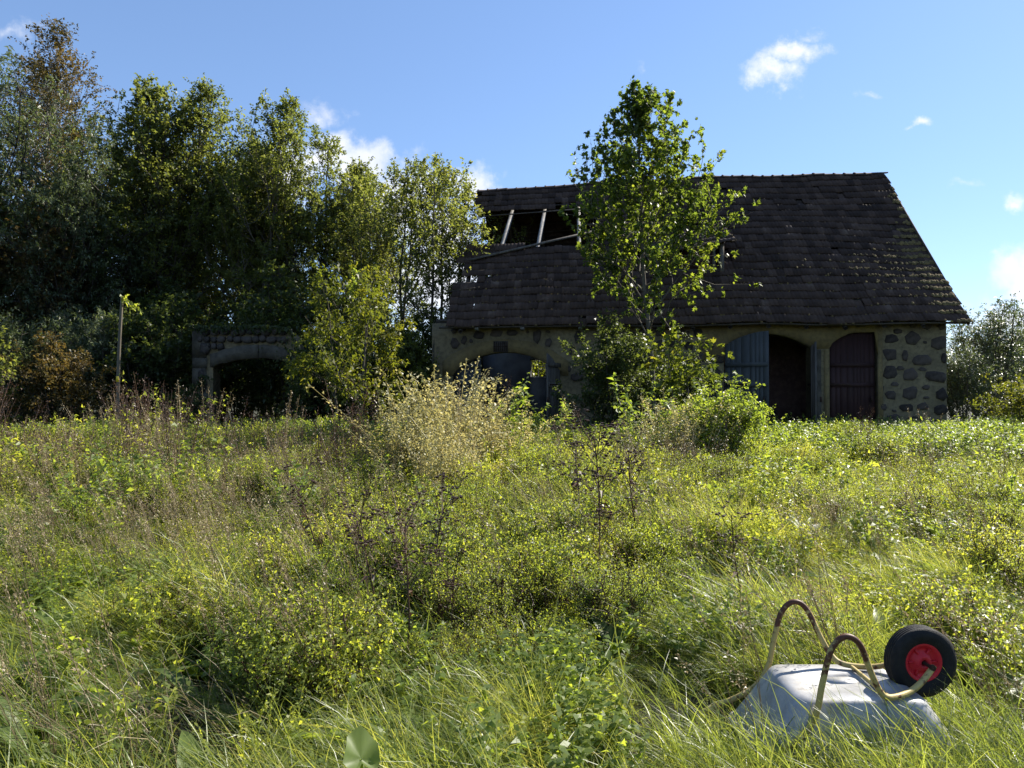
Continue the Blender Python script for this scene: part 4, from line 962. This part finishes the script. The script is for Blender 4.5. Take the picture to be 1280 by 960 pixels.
def do_scatter(name, src, P, smin, smax, hfn=None, tilt=.12, **props):
    n = len(P); rot = np.stack([rng.normal(0, tilt, n), rng.normal(0, tilt, n), rng.uniform(0, 6.28, n) if props.pop('spin', True) else rng.normal(0, .35, n)], 1); s = rng.uniform(smin, smax, n)
    hh = np.array([hfn(x, y) for x, y, _ in P]) if hfn else np.ones(n)
    return scatter(name, src, P, rot, np.stack([s * hh ** .5, s * hh ** .5, s * hh], 1), rng.integers(0, src.n, n), kind='stuff', **props)
S_g = Src('grass_sources')
for k in range(5): S_g.add('grass_tuft', [blades(56, .13, .20, .58, .0066, lean=.42, wind=(-.18, 0), bend=.9, rlo=0, rhi=.85)], MT['grass'])
for k in range(4): S_g.add('swept_tuft', [blades(54, .12, .28, .68, .0058, lean=.5, wind=(-.45, -.15), bend=1.1, rlo=.0, rhi=.98), blades(8, .1, .4, .7, .003, lean=.4, wind=(-.5, 0), rlo=1, rhi=1.2)], MT['grass'])
P = np.concatenate([field(6000, 1.9, 7, 1.6, .82, 1.4, lambda x, y: .97 if nz(x, y, 1.0, 1) > -.12 else .10), field(9500, 7, 19, 1.7, .85, 1, lambda x, y: .8)])
do_scatter('meadow_grass', S_g, P, .55, 1.05, lambda x, y: max((.62 if y < 4.5 else .78) + 1.2 * nz(x, y, .9, 2) + (.28 if y > 6 and x > 0 else 0), .25), spin=False, label='long wind-swept green grass covering the meadow', category='grass')
S_m = Src('bushy_sources')
def bushy(seed, leaf, asp, H=.8, n1=46):
    wd, tw, lf = grow(seed, H, oval(.5, .6), n1=n1, n2=5, n3=4, nl=7, leaf=leaf, up=.7, base=.03, trunk_r=.004, aspect=asp, stems=7, twig_len=.13, l2=.45)
    return [(c[0], c[1], 1, .3) for c in wd + tw] + lf
for k, (lf_, asp) in enumerate(((.034, .35), (.045, .5), (.028, .4))): S_m.add('bushy', bushy(400 + k, lf_ * 1.25, asp), [MT['herb'], MT['dry_brown']])
S_m.add('bushy', bushy(410, .04, .45), [MT['nettle'], MT['dry_brown']])
P = field(900, 3.4, 16, 1.3, .82, .6, lambda x, y: min(max((nz(x, y, .5, 41) + (.12 if -.35 < x / y < .15 else -.22)) * 4, .03), .9))
do_scatter('bushy_weeds', S_m, P, .32, .62, lambda x, y: .85 + .07 * (y - 5), label='bushy tansy and bedstraw clumps standing out of the meadow', category='weeds')
S_c = Src('coarse_grass_sources')
for k in range(5): S_c.add('coarse_tuft', [blades(30, .10, .26, .60, .0075, lean=.45, wind=(-.15, -.05), bend=1.1, seg=5, rlo=0, rhi=.8)], MT['grass'])
P = field(5200, 2.0, 15, 1.3, .82, 1.0, lambda x, y: min(max(.45 + 1.6 * nz(x, y, .9, 21), .05), 1) * (1 if y < 5 else .65))
Pb = np.array([[x, y, gz(x, y)] for x, y in zip(rng.uniform(.7, 2.4, 230), rng.uniform(2.35, 2.84, 230))])
Pb = np.concatenate([Pb, [[x, y, gz(x, y)] for x, y in zip(rng.uniform(1.9, 2.3, 30), rng.uniform(2.7, 3.5, 30))], [[x, y, gz(x, y)] for x, y in zip(rng.uniform(.7, 1.08, 8), rng.uniform(2.7, 3.1, 8))]])
P = np.concatenate([P, Pb])
do_scatter('coarse_grass', S_c, P, .55, 1.0, None, spin=False, label='coarse broad-bladed grass tufts in the near meadow', category='grass')
S_h = Src('herb_sources')
for k in range(6): S_h.add('herb', herb(100 + k, .55, 6, .10, 26, .042, .5, .22), [MT['herb'], MT['herb']])
for k in range(3): S_h.add('herb_fine', herb(120 + k, .60, 8, .12, 34, .026, .4, .22), [MT['herb'], MT['herb']])
def herb_keep(x, y):
    if y < 2.9 and .8 < x < 2.2: return .0
    a = x / y
    v = (nz(x, y, .8, 3) * .8 + nz(x, y, .3, 5) * .7 - .12 + (y - 4) * .045 + (-.06 if a > .1 else -.05)) * 3.5
    return min(max(v, .03), .9)
P = np.concatenate([field(3800, 2.2, 7, 1.6, .82, 1.2, herb_keep), field(15000, 6, 18.5, 1.7, .85, 1, herb_keep)])
do_scatter('meadow_weeds', S_h, P, .65, 1.15, lambda x, y: .8 + .5 * nz(x, y, .5, 4) + (.35 if 8 < y < 15 and x < 4 else 0) , tilt=.2, label='sunlit yellow-green leafy weeds growing through the grass', category='weeds')
S_n = Src('nettle_sources')
for k in range(5): S_n.add('nettle', herb(140 + k, .8, 5, .14, 30, .062, .55, .18), [MT['nettle'], MT['nettle']])
P = np.concatenate([field(5200, 13.2, 20.8, 1.4, .85, 1, lambda x, y: .9 if (x > 2.2 or nz(x, y, .5, 6) > -.1) else .35),
                    field(1100, 6.5, 11, 1.3, .9, 0, lambda x, y: .45 if x < -3.0 - .2 * (y - 6) and nz(x, y, .7, 8) > -.1 else .05),
                    field(900, 2.6, 6.5, 1.3, .82, .5, lambda x, y: .7 if nz(x, y, .9, 51) > .22 and not (y < 3.9 and .5 < x < 2.6) else .02)])
do_scatter('nettle_bed', S_n, P, .75, 1.2, lambda x, y: (1 + .3 * nz(x, y, .6, 9)) * (.45 if y < 6.5 else 1) * (1.1 if (x < -4 and y < 12) else 1), label='dense nettles and ground elder in front of the barn', category='nettles')
S_s = Src('straw_sources')
for k in range(4): S_s.add('seeding_grass', panicle(160 + k, .95, 7, .12, .16, 34, .016, .3, (-.22, 0)), MT['straw'])
for k in range(2): S_s.add('flat_straw', [blades(26, .18, .4, .8, .004, lean=.8, wind=(-.6, .0), bend=1.0)], MT['straw'])
def straw_keep(x, y):
    v = .20 + 1.1 * nz(x, y, .5, 11) + (.35 if (x < 1 and 6.5 < y < 14) else 0) - (.25 if x > 4 else 0); return min(max(v, .02), .9)
P = field(5200, 2.8, 16, 1.4, .82, 1, straw_keep)
do_scatter('seeding_grasses', S_s, P, .6, 1.05, None, label='pale dry seeding grass stems among the weeds', category='dry grass', spin=False)
S_w = Src('dry_weed_sources')
for k in range(3): S_w.add('dry_sprig', panicle(300 + k, 1.25, 6, .14, .16, 60, .020, .5, (-.08, 0), 0, 0, .03, .0026), MT['dry_brown'])
for k in range(2): S_w.add('pale_sprig', panicle(310 + k, 1.25, 7, .14, .14, 50, .018, .4, (-.12, 0), 0, 0, .015, .002), MT['straw'])
for k in range(2): S_w.add('green_sprig', herb(320 + k, 1.2, 4, .12, 34, .06, .4, .15), [MT['herb'], MT['dry_brown']])
def wk(x, y):
    a = x / y
    v = .42 if a < -.16 else (.22 if a < .02 else (.10 if a < .3 else .03)); return min(max(v + 1.0 * nz(x, y, .5, 31), 0.01), 1)
P = field(1500, 8.0, 14.5, 1.2, .85, 0, wk)
do_scatter('dry_weeds', S_w, P, .5, 1.25, lambda x, y: (.9 + .7 * nz(x, y, .5, 33)) * (1.15 if x / y < -.5 else 1), label='tangle of brown and straw coloured dead weeds along the meadow edge', category='dead weeds')
S_b = Src('broadleaf_sources')
def dock(seed, n=6, l=.2):
    r = np.random.default_rng(seed); ch = []
    for k in range(n):
        a = r.uniform(0, 6.28); tl = r.uniform(.6, 1.1) * l; el = r.uniform(.6, 1.3); d = np.array([math.cos(a) * math.cos(el), math.sin(a) * math.cos(el), math.sin(el)]); S = unit(np.cross(d, [0, 0, 1])); h = np.array([math.cos(a), math.sin(a), 0])
        rows = []; P_ = np.zeros(3); dd = d.copy()
        for i in range(7):
            t = i / 6; wd = tl * .17 * math.sin(math.pi * (.06 + .93 * t) ** .8) + .002; nrm = np.cross(S, dd)
            rows += [P_ - S * wd + nrm * wd * .35 * (1 + .3 * math.sin(i * 2.2)), P_, P_ + S * wd + nrm * wd * .35 * (1 - .3 * math.sin(i * 2.2))]; dd = unit(dd + h * .2 - np.array([0, 0, .28 * t])); P_ = P_ + dd * tl / 4.2
        ch.append((rows, [[3 * i + j, 3 * i + j + 1, 3 * i + j + 4, 3 * i + j + 3] for i in range(6) for j in (0, 1)], 0, r.random()))
    return ch
for k in range(4): S_b.add('dock', dock(180 + k, 6, .28), MT['nettle'])
P = field(800, 2.4, 8, 1.3, .8, .8, lambda x, y: 0 if (.5 < x < 2.5 and y < 3.8) else .8 if (x < -.5 or x > 2) and nz(x, y, .8, 13) > -.15 else .25)
do_scatter('dock_leaves', S_b, P, .55, 1.15, None, label='broad dock leaves scattered low in the near grass', category='leaves')
# ------------------------------------------------------------------ tall weeds one can point at
MD = [MT['dry_brown'], MT['seed_dark']]
GT = 'dried stalks with dark seed heads'
um = [mesh_from('stalk', umbel(200 + k, 1.0, 9 + 2 * k, -.02, .03), MD) for k in range(5)]
def stalk(px_, py_top, Y, k, label, w_=1.0, rz=0):
    x = (px_ - CX) / F * Y; zt_ = EYE + (HY - py_top) / F * Y; g = gz(x, Y)
    return link('seed_stalk', um[k], None, (x, Y, g), (0, 0, rz), (max(zt_ - g, .2) * w_, max(zt_ - g, .2) * w_, max(zt_ - g, .2)), label=label, category='dried weed', group=GT)
for a in ((505, 655, 3.9, 4, 'tall dark-headed stalk in the middle foreground, nearest of its group'), (535, 628, 4.6, 3, 'dark-headed stalk behind and right of the nearest foreground one'), (408, 600, 5.2, 2, 'dark-headed stalk at the left of the dark cluster'),
          (440, 618, 4.9, 1, 'dark-headed stalk between the leftmost and the middle stalks'), (470, 640, 4.4, 0, 'short dark-headed stalk left of the nearest one'), (560, 690, 4.1, 1, 'short dark-headed stalk right of the nearest one')):
    stalk(*a[:4], a[4], 1.25, a[3] * 1.7)
for a in ((757, 545, 6.2, 4, 'tallest branching brown stalk right of the picture middle'), (720, 560, 6.6, 3, 'brown branching stalk just left of the tallest one'), (800, 556, 6.4, 2, 'brown branching stalk just right of the tallest one'), (745, 600, 5.4, 1, 'shorter brown stalk in front of the tallest branching one'),
          (925, 640, 4.6, 0, 'lean dark stalk left of the upturned wheelbarrow')):
    stalk(*a[:4], a[4], 1.3, a[3] * 2.1)
dry = [mesh_from('dry_weed', panicle(220 + k, 1.0, 7, .10, .17, 70, .022, .45, (-.06, 0), 0, 0, .035, .003), MT['dry_brown']) for k in range(3)]
GD = 'clumps of brown dried mugwort at the meadow edge'
for i, (x, yt, Y, lab) in enumerate(((165, 470, 10.5, 'tallest brown dried weed, right below the thin post'), (110, 520, 9.8, 'brown dried weed left of the tallest one'), (20, 500, 10.5, 'brown dried weed at the left picture edge'), (60, 545, 8.8, 'low brown dried weed near the left edge'),
        (235, 500, 11, 'brown dried weed in front of the left ruined pier'), (285, 498, 11.5, 'brown dried weed in front of the ruined arch'), (335, 512, 11, 'brown dried weed under the right end of the ruined arch'), (200, 545, 9, 'low brown dried weed in front of the tall ones'),
        (440, 480, 11.5, 'brown dried weed left of the tall pale reeds'), (472, 470, 12, 'tall brown dried weed touching the pale reeds'), (405, 520, 10, 'low brown dried weed before the dark shrubs'), (140, 575, 7.6, 'small brown dried weed nearest on the left'), (1240, 590, 9.5, 'lone brown dried weed in the right meadow'))):
    X = (x - CX) / F * Y; g = gz(X, Y); h = EYE + (HY - yt) / F * Y - g
    link('dried_weed', dry[i % 3], None, (X, Y, g), (0, 0, i * .9), (h * .9, h * .9, h), label=lab, category='dried weed', group=GD)
reed = [mesh_from('reeds', panicle(240 + k, 1.0, 26, .28, .10, 60, .022, .55, (-.10, 0), 0, 0, .014, .0022) + herb(250 + k, .75, 6, .25, 22, .05, .3, .2, 0), MT['reed_green']) for k in range(2)]
GR = 'clumps of tall pale reeds'
for i, (x, yt, Y, lab) in enumerate(((575, 468, 11.2, 'pale reed clump immediately right of the tallest'), (545, 505, 10.2, 'pale reed clump directly before the tallest'), (495, 500, 10.6, 'leftmost pale reed clump'), (555, 450, 11.5, 'tallest clump of pale reeds before the left barn arch'), (515, 480, 11, 'pale reed clump left of the tallest'), (600, 484, 11.5, 'pale reed clump right of the tallest'), (580, 520, 9.5, 'lower pale reed clump in front of the tallest'), (640, 508, 12, 'thin pale reed clump below the small bright window'),
        (530, 540, 9, 'lowest pale reed clump, nearest the camera'), (850, 488, 13.5, 'thin pale reed clump left of the sunlit shrub'), (828, 500, 12.6, 'thin pale reed clump below the orange tinted sapling'))):
    X = (x - CX) / F * Y; g = gz(X, Y); h = EYE + (HY - yt) / F * Y - g
    link('reed_clump', reed[i % 2], None, (X, Y, g), (0, 0, i * 1.1), (h * 1.75, h * 1.75, h), label=lab, category='reeds', group=GR)
nett = [mesh_from('tall_herb', herb(260 + k, 1.0, 3, .06, 46, .06, .45, .10), MT['nettle']) for k in range(3)]
GN_ = 'tall leafy weeds before the barn'
for i, (x, yt, Y, lab) in enumerate(((622, 468, 12.5, 'tall leafy weed below the small bright window'), (655, 488, 12.2, 'leafy weed right of the one below the window'), (700, 486, 13, 'leafy weed before the weathered door leaf'), (730, 500, 12.5, 'short leafy weed under the dark wall'), (772, 466, 13.5, 'tallest leafy weed in front of the shaded shrub'), (790, 474, 13.8, 'leafy weed right of the tallest in front of the shaded shrub'),
        (812, 488, 13, 'leafy weed below the maple trunk'), (915, 462, 14, 'leafy weed poking above the rounded sunlit shrub'))):
    X = (x - CX) / F * Y; g = gz(X, Y); h = EYE + (HY - yt) / F * Y - g
    link('tall_weed', nett[i % 3], None, (X, Y, g), (0, 0, i), (h * 1.1, h * 1.1, h), label=lab, category='weed', group=GN_)
# big butterbur leaf at the bottom
def big_leaf(name, px_, py_, Y, size, label, yaw=0., tilt=.6):
    X = (px_ - CX) / F * Y; z = EYE + (HY - py_) / F * Y; V = []; n = 18
    rings = [0, .35, .7, 1.0]
    for q in rings:
        for k in range(n):
            a = k / n * 2 * math.pi; rr = (1 - .75 * max(0, -math.cos(a)) ** 4 + .25 * max(0, math.cos(a)) ** 3) * (1 + .05 * math.sin(a * 7 + 1) + .03 * math.sin(a * 13)) * q * size
            V.append([math.sin(a) * rr * .8, math.cos(a) * rr, .11 * size * math.sin(a * 5 + 1) * q * q + .06 * size * math.sin(a * 9) * q + .22 * size * q * q - .28 * size * abs(math.sin(a)) * 0 - .25 * size * (q if math.cos(a) > 0 else 0) * math.cos(a) * q])
    Fc = [[r_ * n + k, r_ * n + (k + 1) % n, (r_ + 1) * n + (k + 1) % n, (r_ + 1) * n + k] for r_ in range(3) for k in range(n)]
    e = empty(name, (X, Y, gz(X, Y)), label, 'leafy plant')
    h = z - gz(X, Y)
    part('leaf_blade', [(V, Fc, 0, .55)], MT['nettle'], e, smooth=True, loc=(0, 0, h), rot=(tilt, .2, yaw))
    part('stalk', [tube(smoothpath([[0.03, .05, 0], [.02, .03, h * .5], [0, 0, h]], 3), .006, 5, 0, .4)], MT['nettle'], e)
big_leaf('burdock', 452, 945, 2.3, .075, 'large round leaf at the bottom of the picture', .5, .9)
# ------------------------------------------------------------------ upturned wheelbarrow
def paint_yellow():
    m, t = mat('yellow_tube'); p = OBJC(t); s_ = N(t, 'ShaderNodeSeparateXYZ'); t.links.new(p, s_.inputs[0])
    n = NOISE(t, p, 22, 6, .65); hi = MR(t, s_.outputs[2], .42, .66, 0, .34)
    rust = MR(t, M(t, 'ADD', n, hi), .56, .64)
    rc = MIX(t, NOISE(t, p, 60, 3), (.035, .012, .008), (.16, .06, .03)); yc = MIX(t, NOISE(t, p, 9, 4), (.36, .27, .085), (.50, .38, .14))
    finish(t, principled(t, MIX(t, rust, yc, rc), .55, NOISE(t, p, 90, 4), .3, .002)); return m
MT['yellow_tube'] = paint_yellow()
def galv():
    m, t = mat('galvanised'); p = OBJC(t)
    v = N(t, 'ShaderNodeTexVoronoi'); v.inputs['Scale'].default_value = 45; t.links.new(p, v.inputs['Vector'])
    n = NOISE(t, p, 7, 6, .6); col = MIX(t, MR(t, n, .35, .65), (.24, .235, .225), (.42, .41, .39)); col = MIX(t, M(t, 'MULTIPLY', v.outputs['Distance'], .35), col, (.42, .43, .44))
    dirt = MR(t, NOISE(t, p, 9, 8, .75), .50, .64); col = MIX(t, M(t, 'MULTIPLY', dirt, .55), col, (.13, .11, .08))
    finish(t, principled(t, col, M(t, 'ADD', .42, M(t, 'MULTIPLY', dirt, .4)), NOISE(t, p, 30, 4), .25, .004, metal=.2, spec=.5)); return m
MT['galv'] = galv()
MT['rubber'] = simple('rubber', (.008, .008, .008), (.02, .019, .018), 40, .7)
MT['red_rim'] = simple('red_rim', (.48, .015, .025), (.66, .03, .045), 6, .4, bstr=.1)
wb = empty('wheelbarrow', (1.45, 3.11, gz(1.45, 3.11)), 'upturned galvanised wheelbarrow with rusty yellow tube frame and red-hubbed wheel', 'wheelbarrow')
g0 = gz(1.45, 3.11)
def W(x, y, z): return [x - 1.45, y - 3.11, z - g0]
rail = [(.70, .03), (.80, .055), (.93, .11), (1.12, .205), (1.195, .30), (1.225, .43), (1.262, .565), (1.318, .617), (1.378, .585), (1.425, .47), (1.462, .395), (1.50, .368), (1.60, .364), (1.69, .385), (1.775, .43)]
def rail_pts(side):
    P_ = []
    for i, (x, z) in enumerate(rail):
        y = 3.11 + side * np.interp(x, [.6, 1.1, 1.38, 1.5, 1.62, 1.775], [.27, .245, .235, .13, .10, .065] if side > 0 else [.27, .245, .235, .225, .165, .065]); P_.append(W(x + (.02 if side < 0 else 0), y, z))
    return smoothpath(P_, 6)
for s_ in (1, -1):
    pts = rail_pts(s_); part('frame_tube', [tube(pts, .0125, 10)], MT['yellow_tube'], wb, smooth=True)
    e0 = pts[0]; part('handle_grip', [tube([pts[0], pts[5], pts[10]], .019, 10)], MT['rubber'], wb, smooth=True)
part('cross_brace', [tube([W(1.53, 2.90, .362), W(1.53, 3.23, .362)], .009, 8)], MT['yellow_tube'], wb, smooth=True)
def tub():
    # rounded-rectangle loops, the open rim down on the grass
    def loop(x0, x1, y0, y1, z0, z1, r_, n=5):
        out_ = []
        for cx, cy, a0 in ((x1 - r_, y1 - r_, 0), (x0 + r_, y1 - r_, 90), (x0 + r_, y0 + r_, 180), (x1 - r_, y0 + r_, 270)):
            for k in range(n):
                a = R(a0 + 90 * k / (n - 1)); x = cx + r_ * math.cos(a); y = cy + r_ * math.sin(a); out_.append(W(x, y, z0 + (z1 - z0) * (x - x0) / (x1 - x0)))
        return out_
    L_ = [loop(1.01, 1.86, 2.83, 3.40, .085, .10, .09), loop(1.015, 1.855, 2.84, 3.39, .095, .11, .09), loop(1.09, 1.79, 2.87, 3.355, .21, .215, .085), loop(1.165, 1.71, 2.905, 3.315, .328, .328, .07), loop(1.177, 1.690, 2.915, 3.305, .341, .341, .065), loop(1.20, 1.665, 2.935, 3.285, .345, .346, .06), loop(1.36, 1.5, 3.07, 3.15, .346, .347, .03)]
    n = len(L_[0]); V = sum(L_, []); Fc = [[r_ * n + k, r_ * n + (k + 1) % n, (r_ + 1) * n + (k + 1) % n, (r_ + 1) * n + k] for r_ in range(len(L_) - 1) for k in range(n)]
    b = (len(L_) - 1) * n
    o = part('tub', [(V, Fc), (V, [[b + k for k in range(n)]])], MT['galv'], wb, smooth=True)
    md = o.modifiers.new('thick', 'SOLIDIFY'); md.thickness = .002
    rim = [L_[0][k] for k in range(n)] + [L_[0][0]]
    part('rolled_rim', [tube(rim, .008, 8)], MT['galv'], o, smooth=True)
tub()
def wheel():
    c = W(1.775, 3.11, .432); h = link('wheel', None, wb, tuple(c), (0, 0, R(3))); h.empty_display_size = .1
    RO, RI, hw = .149, .080, .041
    prof = [(RI, -hw * .62), (RI + .012, -hw * .85), (RI + .035, -hw), (RO - .022, -hw * .98), (RO - .008, -hw * .78)]
    for k in range(5):
        y = -hw * .62 + k * hw * .31; prof += [(RO, y), (RO, y + hw * .17), (RO - .006, y + hw * .19), (RO - .006, y + hw * .29)] if k < 4 else [(RO, y)]
    prof += [(RO - .008, hw * .78), (RO - .022, hw * .98), (RI + .035, hw), (RI + .012, hw * .85), (RI, hw * .62)]
    def lathe(prof, n=48, mod=None):
        V = []; 
        for k in range(n):
            a = 2 * math.pi * k / n
            for r_, y in prof: V.append([math.cos(a) * r_, y, math.sin(a) * r_])
        m_ = len(prof); return (V, [[k * m_ + i, k * m_ + i + 1, ((k + 1) % n) * m_ + i + 1, ((k + 1) % n) * m_ + i] for k in range(n) for i in range(m_ - 1)])
    part('tyre', [lathe(prof)], MT['rubber'], h, smooth=True)
    rimp = [(RI + .002, -hw * .66), (RI - .006, -hw * .70), (RI - .012, -hw * .5), (RI - .02, -hw * .25), (.045, -hw * .2), (.032, -hw * .75), (.014, -hw * .8), (.014, hw * .8), (.032, hw * .75), (.045, hw * .2), (RI - .02, hw * .25), (RI - .012, hw * .5), (RI - .006, hw * .70), (RI + .002, hw * .66)]
    part('rim', [lathe(rimp, 32)], MT['red_rim'], h)
    sp = []
    for k in range(6):
        a = k * math.pi / 3
        for s_ in (-1, 1): sp.append(beam([math.cos(a) * .03, s_ * hw * .33, math.sin(a) * .03], [math.cos(a) * (RI - .014), s_ * hw * .33, math.sin(a) * (RI - .014)], .008, hw * .3, up=(0, 1, 0)))
    part('rim_ribs', sp, MT['red_rim'], h)
    part('axle', [tube([[0, -.085, 0], [0, .085, 0]], .008, 8), tube([[0, -.09, 0], [0, -.078, 0]], .014, 6), tube([[0, -.0905, 0], [0, -.09, 0]], [.001, .0135], 6)], MT['iron'], h)
wheel()
print('tris', sum(sum(len(p.vertices) - 2 for p in me.polygons) if False else len(me.loops) - 2 * len(me.polygons) for me in bpy.data.meshes), 'tiles', ntile)
